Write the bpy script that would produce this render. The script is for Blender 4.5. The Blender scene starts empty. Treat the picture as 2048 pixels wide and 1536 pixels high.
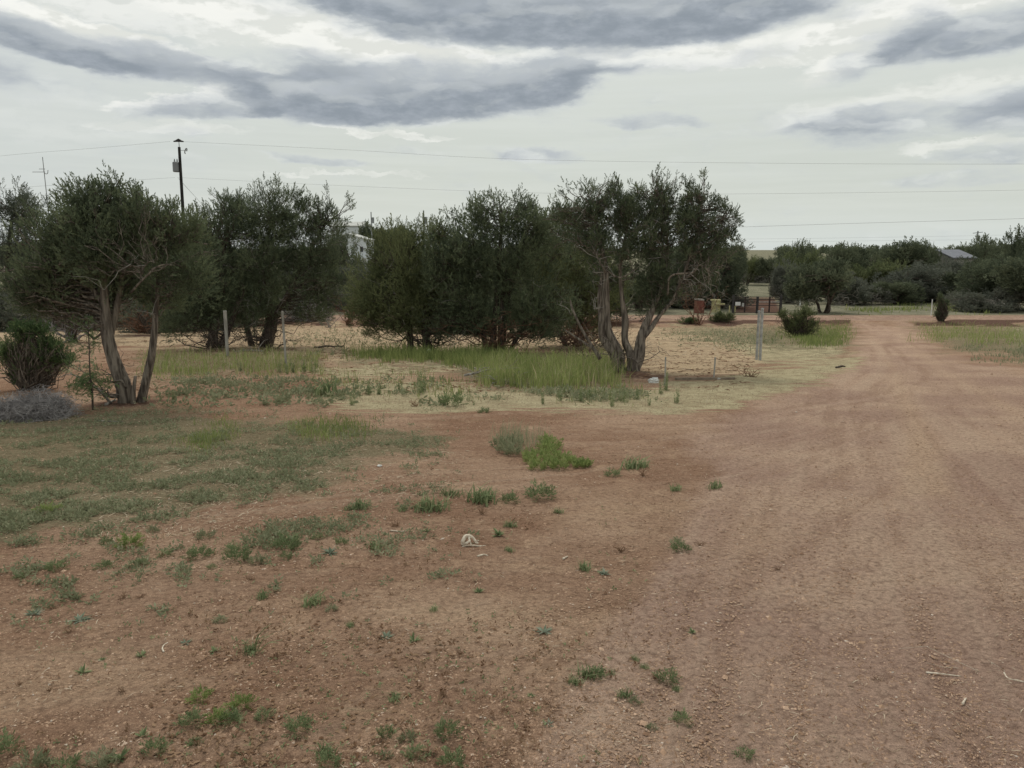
import bpy, math, random
import numpy as np
from mathutils import Vector

# ------------------------------------------------------------------ camera
F = 1479.0                       # focal length in photo pixels (2048 wide)
EYE = 1.6
HOR = 500.0
PITCH = math.atan((768 - HOR) / F)
sc = bpy.context.scene
cam_d = bpy.data.cameras.new('camera')
cam = bpy.data.objects.new('camera', cam_d)
sc.collection.objects.link(cam)
cam.location = (0, 0, EYE)
cam.rotation_euler = (math.radians(90) - PITCH, 0, 0)
cam_d.sensor_width = 36
cam_d.lens = F / 2048 * 36
cam_d.clip_start = 0.05
cam_d.clip_end = 20000
sc.camera = cam

# ------------------------------------------------------------------ exposure
sc.view_settings.view_transform = 'Standard'
sc.view_settings.look = 'None'
sc.view_settings.gamma = 1
sc.view_settings.use_curve_mapping = False
sc.view_settings.exposure = 0.0
sc.cycles.max_bounces = 5
sc.cycles.diffuse_bounces = 3
sc.cycles.transmission_bounces = 3
sc.cycles.transparent_max_bounces = 4

# ------------------------------------------------------------------ sun, behind thin cloud ahead of the camera
SUN_EL, SUN_AZ = math.radians(52), math.radians(-14)      # azimuth from +Y towards +X
sd = bpy.data.lights.new('sun', 'SUN')
sd.energy = 1.5
sd.angle = math.radians(14)
sd.color = (1.0, 0.95, 0.87)
sun = bpy.data.objects.new('sun', sd)
sc.collection.objects.link(sun)
d = Vector((math.sin(SUN_AZ) * math.cos(SUN_EL), math.cos(SUN_AZ) * math.cos(SUN_EL), math.sin(SUN_EL)))
sun.rotation_euler = d.to_track_quat('Z', 'Y').to_euler()

CP, SP = math.cos(PITCH), math.sin(PITCH)


def ray(px, py):
    """(dx/dy, dz/dy) of the line of sight through a photo pixel"""
    X = (np.asarray(px, float) - 1024) / F
    Y = (768 - np.asarray(py, float)) / F
    dy = CP + Y * SP
    return X / dy, (-SP + Y * CP) / dy


def W(px, py, y):
    kx, m = ray(px, py)
    return np.array([y * float(kx), y, EYE + y * float(m)])


def azel(px, py):
    kx, m = ray(px, py)
    kx, m = float(kx), float(m)
    return math.atan2(kx, 1), math.atan2(m, math.hypot(kx, 1))


# ------------------------------------------------------------------ sky
class NT:
    """tiny helper to write node maths"""
    def __init__(s, tree):
        s.t = tree

    def n(s, typ, **kw):
        nd = s.t.nodes.new(typ)
        for k, v in kw.items():
            setattr(nd, k, v)
        return nd

    def put(s, sock, v):
        if v is None:
            return
        if isinstance(v, bpy.types.NodeSocket):
            s.t.links.new(v, sock)
        else:
            sock.default_value = v

    def m(s, op, a, b=None, c=None, clamp=False):
        nd = s.n('ShaderNodeMath', operation=op)
        nd.use_clamp = clamp
        s.put(nd.inputs[0], a)
        s.put(nd.inputs[1], b)
        s.put(nd.inputs[2], c)
        return nd.outputs[0]

    def smooth(s, v, a, b, lo=0.0, hi=1.0):
        nd = s.n('ShaderNodeMapRange', interpolation_type='SMOOTHSTEP')
        s.put(nd.inputs[0], v)
        s.put(nd.inputs[1], a)
        s.put(nd.inputs[2], b)
        s.put(nd.inputs[3], lo)
        s.put(nd.inputs[4], hi)
        return nd.outputs[0]

    def xyz(s, x, y, z):
        nd = s.n('ShaderNodeCombineXYZ')
        s.put(nd.inputs[0], x)
        s.put(nd.inputs[1], y)
        s.put(nd.inputs[2], z)
        return nd.outputs[0]

    def noise(s, vec, scale, detail=4, rough=0.55, dist=0.0, col=False):
        nd = s.n('ShaderNodeTexNoise')
        s.put(nd.inputs['Vector'], vec)
        nd.inputs['Scale'].default_value = scale
        nd.inputs['Detail'].default_value = detail
        nd.inputs['Roughness'].default_value = rough
        nd.inputs['Distortion'].default_value = dist
        return nd.outputs['Color' if col else 'Fac']

    def mix(s, f, a, b, blend='MIX'):
        nd = s.n('ShaderNodeMix', data_type='RGBA', blend_type=blend)
        s.put(nd.inputs[0], f)
        s.put(nd.inputs[6], a)
        s.put(nd.inputs[7], b)
        return nd.outputs[2]


def lin(r, g, b, k=1.0):
    f = lambda c: (c / 255 / 12.92 if c <= 10 else ((c / 255 + 0.055) / 1.055) ** 2.4) * k
    return (f(r), f(g), f(b), 1)


world = bpy.data.worlds.new('World')
sc.world = world
world.use_nodes = True
wt = world.node_tree
wt.nodes.clear()
N = NT(wt)
tc = N.n('ShaderNodeTexCoord')
sp = N.n('ShaderNodeSeparateXYZ')
wt.links.new(tc.outputs['Generated'], sp.inputs[0])
az = N.m('ARCTAN2', sp.outputs[0], sp.outputs[1])
el = N.m('ARCSINE', sp.outputs[2])
# domain warp: billowy edges, streaky along the horizon
wv = N.xyz(N.m('MULTIPLY', az, 9.0), N.m('MULTIPLY', el, 26.0), 0.0)
wn = N.noise(wv, 1.0, 6, 0.6, col=True)
wsep = N.n('ShaderNodeSeparateColor')
wt.links.new(wn, wsep.inputs[0])
az2 = N.m('ADD', az, N.m('MULTIPLY', N.m('SUBTRACT', wsep.outputs[0], 0.5), 0.10))
el2 = N.m('ADD', el, N.m('MULTIPLY', N.m('SUBTRACT', wsep.outputs[1], 0.5), 0.034))
wv3 = N.xyz(N.m('MULTIPLY', az, 30.0), N.m('MULTIPLY', el, 75.0), 3.0)
fine = N.noise(wv3, 1.0, 7, 0.62)

cu = N.noise(N.xyz(N.m('MULTIPLY', az2, 11.0), N.m('MULTIPLY', el2, 30.0), 7.0), 1.0, 4, 0.5)
cu2 = N.noise(N.xyz(N.m('MULTIPLY', az2, 11.0), N.m('MULTIPLY', N.m('ADD', el2, 0.011), 30.0), 7.0), 1.0, 4, 0.5)
relief = N.m('SUBTRACT', cu, cu2)

PXR = 1.0 / F


def blob(cx, cy, rx, ry, rot, amp, soft=0.55, azs=None, els=None, both=False):
    a0, e0 = azel(cx, cy)
    r = math.radians(rot)
    da = N.m('SUBTRACT', azs or az2, a0)
    de = N.m('SUBTRACT', els or el2, e0)
    u = N.m('ADD', N.m('MULTIPLY', da, math.cos(r)), N.m('MULTIPLY', de, math.sin(r)))
    v = N.m('SUBTRACT', N.m('MULTIPLY', de, math.cos(r)), N.m('MULTIPLY', da, math.sin(r)))
    u = N.m('MULTIPLY', u, 1 / (rx * PXR * 0.93))
    v = N.m('MULTIPLY', v, 1 / (ry * PXR * 0.97))
    q = N.m('ADD', N.m('MULTIPLY', u, u), N.m('MULTIPLY', v, v))
    m_ = N.m('MULTIPLY', N.smooth(q, 1.45, 1.35 - 1.3 * soft - 0.25, 0, 1), amp)
    return (m_, N.m('MULTIPLY', m_, v)) if both else m_


DARK = [
    (1090, 5, 520, 78, 0, 1.15), (1200, 62, 300, 44, -2, 0.7), (740, 15, 160, 44, -14, 0.8),
    (860, 180, 360, 58, 3, 1.05), (640, 212, 150, 38, 0, 0.8), (1080, 165, 200, 40, 10, 0.7), (590, 130, 170, 30, 4, 0.5), (850, 225, 220, 22, 0, 0.5),
    (300, 130, 250, 34, -6, 0.95), (90, 82, 170, 28, -14, 0.65), (410, 214, 150, 20, 4, 0.8),
    (1980, 66, 170, 40, 4, 0.95), (1760, 98, 120, 38, 24, 0.55), (1640, 20, 200, 26, 0, 0.3), (1430, 22, 220, 50, 4, .75),
    (1830, 240, 230, 42, 4, 0.55), (1680, 240, 180, 30, 0, 0.25), (2020, 235, 90, 34, 0, 0.35),
    (2010, 308, 130, 16, 0, 0.5), (1930, 350, 130, 16, 0, 0.4), (1305, 241, 120, 14, -2, 0.62), (1075, 310, 95, 12, -4, 0.62),
    (640, 317, 120, 10, -3, 0.6), (330, 262, 100, 12, 0, 0.25), (1400, 122, 200, 18, 4, 0.35), (60, 150, 200, 20, -4, 0.2), (1400, 265, 260, 10, 0, .12), (950, 300, 300, 10, 0, .12),
    (-300, 120, 260, 60, 0, 0.7), (2500, 160, 300, 70, 0, 0.8),
]
LIGHT = [
    (180, 66, 280, 24, -12, 1.0), (560, 50, 360, 44, -8, 0.9), (850, 106, 210, 24, -4, 1.1), (490, 172, 80, 26, 10, 1.1), (730, 128, 80, 22, 10, 1.1),
    (370, 200, 150, 10, 8, 0.9), (1300, 112, 280, 26, 2, 0.85), (1100, 128, 140, 18, 0, 0.8), (1560, 112, 130, 16, 0, 0.7), (1560, 50, 190, 40, 0, 0.55),
    (1820, 26, 250, 32, 8, 0.9), (1690, 112, 90, 34, 24, 0.8), (1800, 200, 240, 24, 6, 0.5), (760, 262, 150, 8, -4, 0.6),
    (330, 250, 140, 10, 0, 0.4), (1960, 290, 130, 10, 0, 0.5), (700, 345, 170, 5, 0, 0.4), (790, 212, 130, 6, 0, 0.7),
    (100, 230, 220, 40, 0, 0.15), (1000, 132, 110, 10, 0, 1.0), (250, 20, 300, 26, -8, .6),
]
dk = None
for b in DARK:
    v, tv_ = blob(*b, soft=0.68, both=True)
    dk = v if dk is None else N.m('ADD', dk, v)
    topness = tv_ if b is DARK[0] else N.m('ADD', topness, tv_)
dk = N.m('ADD', dk, N.m('MULTIPLY', N.m('ADD', N.m('MULTIPLY', N.m('SUBTRACT', fine, 0.5), 0.6), N.m('MULTIPLY', N.m('SUBTRACT', cu, 0.5), 1.3)), 1.0))
lt = None
az3 = N.m('ADD', az2, N.m('MULTIPLY', N.m('SUBTRACT', fine, 0.5), 0.05))
el3 = N.m('ADD', el2, N.m('MULTIPLY', N.m('SUBTRACT', fine, 0.5), 0.03))
for b in LIGHT:
    v = blob(*b, azs=az3, els=el3)
    lt = v if lt is None else N.m('MAXIMUM', lt, v)
# overhead: the broken cloud the camera does not look at
pz = N.m('MAXIMUM', sp.outputs[2], 0.08)
ov = N.noise(N.xyz(N.m('DIVIDE', sp.outputs[0], pz), N.m('DIVIDE', sp.outputs[1], pz), 0.0), 1.3, 5, 0.6)
high = N.smooth(el, 0.33, 0.5)
dk = N.m('ADD', N.m('MULTIPLY', dk, N.m('SUBTRACT', 1.0, high)), N.m('MULTIPLY', N.smooth(ov, 0.5, 0.62), high))
streak = N.noise(N.xyz(N.m('MULTIPLY', az, 3.5), N.m('MULTIPLY', el, 60.0), 0.0), 1.0, 5, 0.6)

sky = N.n('ShaderNodeTexSky', sky_type='NISHITA')
sky.sun_disc = False
sky.sun_elevation = SUN_EL
sky.sun_rotation = SUN_AZ
sky.air_density = 1.0
sky.dust_density = 2.0
K = 10.0                          # cloud radiance in units of a 0.1-strength background
low = lin(213, 220, 216, K)
midc = lin(207, 212, 204, K)
hi = lin(220, 224, 217, K)
g1 = N.smooth(el, 0.0, 0.07)
g2 = N.smooth(el, 0.10, 0.28)
veil = N.mix(g2, N.mix(g1, low, midc), hi)
leftc = N.smooth(az, -0.15, -0.6)
veil = N.mix(N.m('MULTIPLY', leftc, 0.5), veil, lin(203, 209, 210, K))
veil = N.mix(N.smooth(streak, 0.35, 0.7, 0.0, 0.28), veil, lin(224, 228, 222, K))
veil = N.mix(0.06, veil, sky.outputs[0])
white = N.mix(N.smooth(N.m('ADD', fine, N.m('MULTIPLY', relief, 2.0)), 0.35, 0.65), lin(226, 228, 222, K), lin(250, 250, 244, K))
c1 = N.mix(N.m('MULTIPLY', lt, 0.95, clamp=True), veil, white)
grey = N.mix(N.smooth(dk, 0.15, 1.35), lin(200, 206, 209, K), lin(145, 154, 163, K))
grey = N.mix(N.smooth(topness, -0.15, 0.75, 0.0, 0.6), grey, lin(208, 213, 214, K))
grey = N.mix(N.smooth(fine, 0.35, 0.75, 0.0, 0.5), grey, lin(184, 191, 199, K))
rl = N.m('MULTIPLY', N.smooth(relief, 0.0, 0.16), N.smooth(dk, 1.3, 0.4, 0.2, 0.85))
grey = N.mix(rl, grey, lin(226, 230, 228, K))
veilm = N.smooth(dk, -0.05, 1.0)
skyc = N.mix(veilm, c1, grey)
grd = N.mix(N.smooth(el, -0.02, 0.0), (0.3 * K / 2, 0.2 * K / 2, 0.15 * K / 2, 1), skyc)
bg = N.n('ShaderNodeBackground')
wt.links.new(grd, bg.inputs[0])
bg.inputs[1].default_value = 0.1
wo = N.n('ShaderNodeOutputWorld')
wt.links.new(bg.outputs[0], wo.inputs[0])

# ------------------------------------------------------------------ terrain functions
PY_ = np.array([-50, 0, 49.4, 51.2, 55.2, 56.6, 80, 120, 170, 250, 600, 3000, 9000.])
PZ_ = np.array([3.0, 0, -3.43, -3.22, -3.20, -3.36, -3.70, -4.10, -3.3, -1.75, -0.76, 0.6, 1.0])


def prof(y):
    return np.interp(y, PY_, PZ_)


_rs = np.random.RandomState(5)
_LAT = _rs.rand(256, 256)


def vnoise(x, y):
    xi, yi = np.floor(x).astype(int), np.floor(y).astype(int)
    fx, fy = x - xi, y - yi
    fx, fy = fx * fx * (3 - 2 * fx), fy * fy * (3 - 2 * fy)
    g = lambda a, b: _LAT[a % 256, b % 256]
    return (g(xi, yi) * (1 - fx) + g(xi + 1, yi) * fx) * (1 - fy) + (g(xi, yi + 1) * (1 - fx) + g(xi + 1, yi + 1) * fx) * fy


def fbm(x, y, o=4, r=0.5):
    t = a = 0.0
    w = 1.0
    for i in range(o):
        t = t + w * vnoise(x * 2 ** i + 17 * i, y * 2 ** i + 31 * i)
        a += w
        w *= r
    return t / a


def H(x, y):
    x, y = np.asarray(x, float), np.asarray(y, float)
    fade = np.clip((70 - y) / 30, 0, 1)
    z = prof(y) + (fbm(x * 0.25, y * 0.25, 3) - 0.5) * 0.10 * np.clip((48 - y) / 6, 0, 1)
    z = z + (fbm(x * 1.6 + 9, y * 1.6, 3) - 0.5) * 0.035 * fade
    return z


def path_st(x, y, path):
    """signed distance across and distance along a path"""
    best = np.full(np.shape(x), 1e9)
    sd_ = np.zeros(np.shape(x))
    al = np.zeros(np.shape(x))
    acc = 0.0
    for (ax, ay), (bx, by) in zip(path[:-1], path[1:]):
        vx, vy = bx - ax, by - ay
        L = math.hypot(vx, vy)
        t = np.clip(((x - ax) * vx + (y - ay) * vy) / (L * L), 0, 1)
        dx, dy = x - ax - t * vx, y - ay - t * vy
        dd = np.hypot(dx, dy)
        m = dd < best
        best = np.where(m, dd, best)
        sd_ = np.where(m, dd * np.sign(vx * dy - vy * dx), sd_)
        al = np.where(m, acc + t * L, al)
        acc += L
    return sd_, al


RUTS = [([(-9, 7.4), (-5, 8.4), (-1, 9.1), (3, 10.4), (6.5, 13), (10.5, 20), (15, 30), (24.3, 51)], 1.7, 1.0),
        ([(1.2, 0), (2.2, 3), (3.9, 7), (7.5, 15), (13, 27), (25.2, 51)], 2.6, 0.8),
        ([(-6, 4.6), (-2.5, 5.1), (0.8, 6.4), (4.4, 9.5), (8.5, 16), (15, 30), (24.6, 51)], 1.3, 0.8),
        ([(-6, 2.6), (-2, 3.0), (1.2, 4.2), (4.4, 8), (9, 17)], 1.3, 0.5)]


def rut_field(x, y):
    r = np.full(np.shape(x), 0.5)
    for i, (pth, wd, amp) in enumerate(RUTS):
        sd_, al = path_st(x, y, pth)
        env = np.exp(-(sd_ / wd) ** 2) * amp * (y > 0.3)
        sd_ = sd_ + (fbm(x * 0.15, y * 0.15, 2) - 0.5) * 0.4
        v = fbm(sd_ * 4.5 + 40 * i, al * 0.12 + 9, 4, 0.65)
        v = 0.5 * v + 0.5 * fbm(sd_ * 12 + 70 * i, al * 0.2 + 3, 3, 0.6)
        r = r + (v - 0.5) * env * 1.35
    return np.clip(r, 0, 1)


_m = ray(1024, np.linspace(505, 1700, 3000))[1]
_ys = np.geomspace(0.8, 3000, 6000)
_gz = prof(_ys)
_tab = []
for mm in _m:
    dif = EYE + mm * _ys - _gz
    k = np.argmax(dif < 0)
    if not dif.min() < 0:
        k = len(_ys) - 1
    a, b = dif[k - 1], dif[k]
    _tab.append(_ys[k - 1] + (_ys[k] - _ys[k - 1]) * (a / (a - b) if a != b else 0))
_tab = np.array(_tab)
_tpy = np.linspace(505, 1700, 3000)


def G(px, py):
    """where the line of sight through a photo pixel meets the ground"""
    px, py = np.asarray(px, float), np.asarray(py, float)
    y = np.interp(py, _tpy, _tab)
    x = ray(px, py)[0] * y
    return x, y, H(x, y)


def proj(x, y, z):
    zc = y * CP - (z - EYE) * SP
    zc = np.where(zc < 0.2, 0.2, zc)
    yc = y * SP + (z - EYE) * CP
    return 1024 + F * x / zc, 768 - F * yc / zc


def inpoly(px, py, poly, soft, ys=2.2):
    """soft membership of points in a polygon drawn on the ground"""
    poly = np.array(poly, float)
    X, Y = np.asarray(px, float), np.asarray(py, float) * ys
    P = poly * [1, ys]
    Q = np.roll(P, -1, 0)
    dmin = np.full(X.shape, 1e9)
    ins = np.zeros(X.shape, bool)
    for (ax, ay), (bx, by) in zip(P, Q):
        vx, vy = bx - ax, by - ay
        t = np.clip(((X - ax) * vx + (Y - ay) * vy) / (vx * vx + vy * vy + 1e-9), 0, 1)
        dmin = np.minimum(dmin, np.hypot(X - ax - t * vx, Y - ay - t * vy))
        c = ((ay > Y) != (by > Y)) & (X < (bx - ax) * (Y - ay) / (by - ay + 1e-12) + ax)
        ins ^= c
    s = np.where(ins, dmin, -dmin)
    return np.clip(0.5 + s / (2 * soft), 0, 1)


# ------------------------------------------------------------------ mesh helpers
def tagit(o, label=None, cat=None, group=None, kind=None):
    if label:
        o['label'] = label
    if cat:
        o['category'] = cat
    if group:
        o['group'] = group
    if kind:
        o['kind'] = kind
    return o


def link(name, data, parent=None):
    o = bpy.data.objects.new(name, data)
    sc.collection.objects.link(o)
    if parent is not None:
        o.parent = parent
    return o


def mesh_np(name, V, T, mat, tint=None, smooth=False, cols=None):
    V = np.ascontiguousarray(V, np.float32)
    T = np.ascontiguousarray(T, np.int32)
    me = bpy.data.meshes.new(name)
    k = T.shape[1]
    me.vertices.add(len(V))
    me.vertices.foreach_set('co', V.ravel())
    me.loops.add(T.size)
    me.loops.foreach_set('vertex_index', T.ravel())
    me.polygons.add(len(T))
    me.polygons.foreach_set('loop_start', np.arange(len(T), dtype=np.int32) * k)
    me.polygons.foreach_set('use_smooth', np.full(len(T), smooth))
    if tint is not None:
        a = me.attributes.new('tint', 'FLOAT', 'POINT')
        a.data.foreach_set('value', np.ascontiguousarray(tint, np.float32))
    for nm, c in (cols or {}).items():
        a = me.attributes.new(nm, 'FLOAT_COLOR', 'POINT')
        a.data.foreach_set('color', np.ascontiguousarray(c, np.float32).ravel())
    me.update(calc_edges=True)
    me.validate()
    me.materials.append(mat)
    return me


class Bag:
    def __init__(s):
        s.V, s.T, s.C, s.n = [], [], [], 0

    def add(s, V, T, c=0.5):
        V = np.asarray(V, float)
        s.V.append(V)
        s.T.append(np.asarray(T, int) + s.n)
        s.C.append(np.broadcast_to(np.asarray(c, float), (len(V),)))
        s.n += len(V)

    def mesh(s, name, mat, smooth=False):
        return mesh_np(name, np.concatenate(s.V), np.concatenate(s.T), mat, np.concatenate(s.C), smooth)

    def obj(s, name, mat, parent=None, smooth=False):
        return link(name, s.mesh(name, mat, smooth), parent)

    # --- shapes (all triangles)
    def tube(s, P, R, sides=6, c=0.5, rough=0.0, rng=None, cap=True):
        P = np.asarray(P, float)
        R = np.broadcast_to(np.asarray(R, float), (len(P),))
        t = np.gradient(P, axis=0)
        t /= np.linalg.norm(t, axis=1)[:, None] + 1e-12
        ref = np.array([0, 0, 1.0]) if abs(t[:, 2]).mean() < 0.8 else np.array([1.0, 0, 0])
        u = np.cross(t, ref)
        u /= np.linalg.norm(u, axis=1)[:, None] + 1e-12
        v = np.cross(t, u)
        a = np.arange(sides) * 2 * math.pi / sides
        rr = np.ones((len(P), sides))
        if rough and rng is not None:
            lobe = 1 + rough * np.sin(3 * a[None] + np.linspace(0, 3, len(P))[:, None] + rng.rand() * 6)
            rr = lobe * (1 + rough * 0.6 * (rng.rand(len(P), sides) - 0.5))
        ring = P[:, None] + (u[:, None] * np.cos(a)[None, :, None] + v[:, None] * np.sin(a)[None, :, None]) * (R[:, None] * rr)[..., None]
        V = ring.reshape(-1, 3)
        k = len(P)
        i = np.arange(k - 1)[:, None] * sides
        j = np.arange(sides)[None]
        j2 = (j + 1) % sides
        A, B, C, D = i + j, i + j2, i + sides + j2, i + sides + j
        T = np.concatenate([np.stack([A, B, C], -1).reshape(-1, 3), np.stack([A, C, D], -1).reshape(-1, 3)])
        if cap:
            V = np.concatenate([V, P[:1], P[-1:]])
            c0, c1 = k * sides, k * sides + 1
            jj, jk = np.arange(sides), (np.arange(sides) + 1) % sides
            T = np.concatenate([T, np.stack([jk, jj, np.full(sides, c0)], 1),
                                np.stack([(k - 1) * sides + jj, (k - 1) * sides + jk, np.full(sides, c1)], 1)])
        s.add(V, T, c)

    def box(s, c, size, rz=0.0, tint=0.5, tilt=0.0):
        x, y, z = np.array(size) / 2
        V = np.array([[-x, -y, -z], [x, -y, -z], [x, y, -z], [-x, y, -z], [-x, -y, z], [x, -y, z], [x, y, z], [-x, y, z]])
        if tilt:
            V = V @ np.array([[math.cos(tilt), 0, math.sin(tilt)], [0, 1, 0], [-math.sin(tilt), 0, math.cos(tilt)]]).T
        V = V @ np.array([[math.cos(rz), -math.sin(rz), 0], [math.sin(rz), math.cos(rz), 0], [0, 0, 1]]).T + np.array(c)
        q = [(0, 3, 2, 1), (4, 5, 6, 7), (0, 1, 5, 4), (1, 2, 6, 5), (2, 3, 7, 6), (3, 0, 4, 7)]
        T = [t for a, b, c_, d_ in q for t in ((a, b, c_), (a, c_, d_))]
        s.add(V, T, tint)


def smoothline(P, n=14):
    """Catmull-Rom through the points"""
    P = np.asarray(P, float)
    if len(P) < 3:
        return P[0] + (P[-1] - P[0]) * np.linspace(0, 1, n)[:, None]
    Q = np.concatenate([[2 * P[0] - P[1]], P, [2 * P[-1] - P[-2]]])
    out = []
    per = max(2, n // (len(P) - 1))
    for i in range(len(P) - 1):
        a, b, c, d_ = Q[i:i + 4]
        t = np.linspace(0, 1, per, endpoint=False)[:, None]
        out.append(0.5 * (2 * b + (c - a) * t + (2 * a - 5 * b + 4 * c - d_) * t ** 2 + (3 * b - a - 3 * c + d_) * t ** 3))
    out.append(P[-1:])
    return np.concatenate(out)


# ------------------------------------------------------------------ materials
def mat(name):
    m = bpy.data.materials.new(name)
    m.use_nodes = True
    m.node_tree.nodes.clear()
    n = NT(m.node_tree)
    out = n.n('ShaderNodeOutputMaterial')
    return m, n, out


def leaf_mat(name, ca, cb, cc=None, trans=0.25, noise_scale=1.2):
    m, n, out = mat(name)
    at = n.n('ShaderNodeAttribute', attribute_name='tint')
    t = at.outputs['Fac']
    geo = n.n('ShaderNodeNewGeometry')
    oi = n.n('ShaderNodeObjectInfo')
    ns = n.noise(geo.outputs['Position'], noise_scale, 3)
    f = n.m('ADD', t, n.m('MULTIPLY', n.m('SUBTRACT', ns, 0.5), 1.0))
    f = n.m('ADD', f, n.m('MULTIPLY', n.m('SUBTRACT', oi.outputs['Random'], 0.5), 0.35))
    c = n.mix(n.smooth(f, 0.1, 0.9), (*ca, 1), (*cb, 1))
    if cc:
        c = n.mix(n.smooth(f, 0.92, 1.1), c, (*cc, 1))
    df = n.n('ShaderNodeBsdfDiffuse')
    tr = n.n('ShaderNodeBsdfTranslucent')
    n.put(df.inputs[0], c)
    n.put(tr.inputs[0], c)
    mx = n.n('ShaderNodeMixShader')
    mx.inputs[0].default_value = trans
    m.node_tree.links.new(df.outputs[0], mx.inputs[1])
    m.node_tree.links.new(tr.outputs[0], mx.inputs[2])
    m.node_tree.links.new(mx.outputs[0], out.inputs[0])
    return m


def solid_mat(name, ca, cb, scale=8.0, rough=0.9, stretch=(1, 1, 1), bump=0.0, metal=0.0, detail=5, contrast=(0.35, 0.65)):
    m, n, out = mat(name)
    geo = n.n('ShaderNodeNewGeometry')
    mp = n.n('ShaderNodeMapping')
    n.put(mp.inputs[0], geo.outputs['Position'])
    mp.inputs[3].default_value = stretch
    ns = n.noise(mp.outputs[0], scale, detail, 0.6)
    b = n.n('ShaderNodeBsdfPrincipled')
    n.put(b.inputs['Base Color'], n.mix(n.smooth(ns, *contrast), (*ca, 1), (*cb, 1)))
    b.inputs['Roughness'].default_value = rough
    b.inputs['Metallic'].default_value = metal
    b.inputs['Specular IOR Level'].default_value = 0.2
    if bump:
        bp = n.n('ShaderNodeBump')
        bp.inputs['Strength'].default_value = 1.0
        bp.inputs['Distance'].default_value = bump
        n.put(bp.inputs['Height'], ns)
        n.put(b.inputs['Normal'], bp.outputs[0])
    m.node_tree.links.new(b.outputs[0], out.inputs[0])
    return m


M_JUN = leaf_mat('juniper_foliage', (0.098, 0.120, 0.076), (0.188, 0.220, 0.128), trans=0.3)
M_JUNY = leaf_mat('juniper_foliage_yellowish', (0.112, 0.132, 0.068), (0.215, 0.235, 0.115), trans=0.3)
M_JUNG = leaf_mat('juniper_foliage_grey', (0.105, 0.122, 0.092), (0.185, 0.205, 0.150), trans=0.3)
M_FAR = leaf_mat('far_foliage', (0.098, 0.115, 0.076), (0.180, 0.200, 0.125), noise_scale=0.25)
M_FARG = leaf_mat('far_foliage_grey', (0.120, 0.130, 0.104), (0.195, 0.202, 0.160), noise_scale=0.25)
M_SHRUB = leaf_mat('shrub_foliage', (0.085, 0.130, 0.060), (0.185, 0.245, 0.110))
M_GRASS = leaf_mat('grass_blades', (0.140, 0.185, 0.065), (0.310, 0.345, 0.130), (0.48, 0.44, 0.24), trans=0.45)
M_GRASSY = leaf_mat('yellow_green_grass', (0.185, 0.230, 0.080), (0.350, 0.385, 0.150), (0.56, 0.48, 0.30), trans=0.45)
M_COVER = leaf_mat('grey_green_cover', (0.215, 0.230, 0.135), (0.370, 0.375, 0.240), (0.46, 0.38, 0.27), trans=0.3)
M_WEED = leaf_mat('weed_leaves', (0.150, 0.190, 0.092), (0.310, 0.355, 0.190), (0.40, 0.38, 0.24), trans=0.3, noise_scale=6)
M_WEEDY = leaf_mat('bright_weed_leaves', (0.170, 0.225, 0.075), (0.330, 0.390, 0.150), (0.34, 0.34, 0.16), trans=0.3, noise_scale=6)
M_WEEDG = leaf_mat('grey_weed_leaves', (0.150, 0.185, 0.125), (0.300, 0.330, 0.250), (0.42, 0.40, 0.30), trans=0.2, noise_scale=6)
M_DRY = leaf_mat('dry_stalks', (0.150, 0.085, 0.050), (0.330, 0.220, 0.140), trans=0.1, noise_scale=9)
M_STRAW = leaf_mat('straw', (0.320, 0.230, 0.150), (0.620, 0.520, 0.390), trans=0.1, noise_scale=15)
M_BARK = solid_mat('juniper_bark', (0.070, 0.055, 0.045), (0.270, 0.228, 0.185), 14, stretch=(1.6, 1.6, 0.16), bump=0.03)
M_BARKD = solid_mat('dark_bark', (0.040, 0.030, 0.024), (0.140, 0.110, 0.088), 14, stretch=(1.6, 1.6, 0.2), bump=0.02)
M_DEAD = solid_mat('dead_wood', (0.180, 0.160, 0.135), (0.360, 0.335, 0.295), 12, stretch=(1, 1, 0.4))
M_DEADR = solid_mat('red_brown_twigs', (0.110, 0.062, 0.042), (0.260, 0.150, 0.100), 12)
M_TWIG = solid_mat('grey_brush', (0.190, 0.175, 0.172), (0.420, 0.390, 0.380), 9)
M_POST = solid_mat('weathered_post', (0.240, 0.225, 0.200), (0.400, 0.380, 0.340), 6, stretch=(3, 3, 0.5))
M_GALV = solid_mat('galvanised_steel', (0.300, 0.310, 0.310), (0.460, 0.470, 0.460), 10, rough=0.55, metal=0.3)
M_POLE = solid_mat('creosoted_pole', (0.018, 0.018, 0.018), (0.050, 0.046, 0.042), 5, stretch=(4, 4, 0.3))
M_TRAF = solid_mat('grey_enamel', (0.230, 0.240, 0.245), (0.290, 0.300, 0.300), 2, rough=0.5)
M_WIRE = solid_mat('aluminium_wire', (0.260, 0.265, 0.265), (0.330, 0.335, 0.335), 1, rough=0.6)
M_BLACK = solid_mat('dark_iron', (0.028, 0.028, 0.030), (0.055, 0.052, 0.050), 5, rough=0.6)
M_RUST = solid_mat('rust_red_paint', (0.150, 0.055, 0.042), (0.220, 0.085, 0.065), 6)
M_GATE = solid_mat('dark_red_gate_paint', (0.025, 0.018, 0.018), (0.045, 0.032, 0.030), 6, rough=0.7)
M_YEL = solid_mat('faded_yellow_paint', (0.420, 0.390, 0.190), (0.520, 0.480, 0.280), 5)
M_WHITE = solid_mat('white_paint', (0.600, 0.610, 0.600), (0.750, 0.750, 0.730), 3)
M_SIDING = solid_mat('white_siding', (0.560, 0.580, 0.600), (0.700, 0.720, 0.730), 2.0, stretch=(0.2, 0.2, 6))
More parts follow.
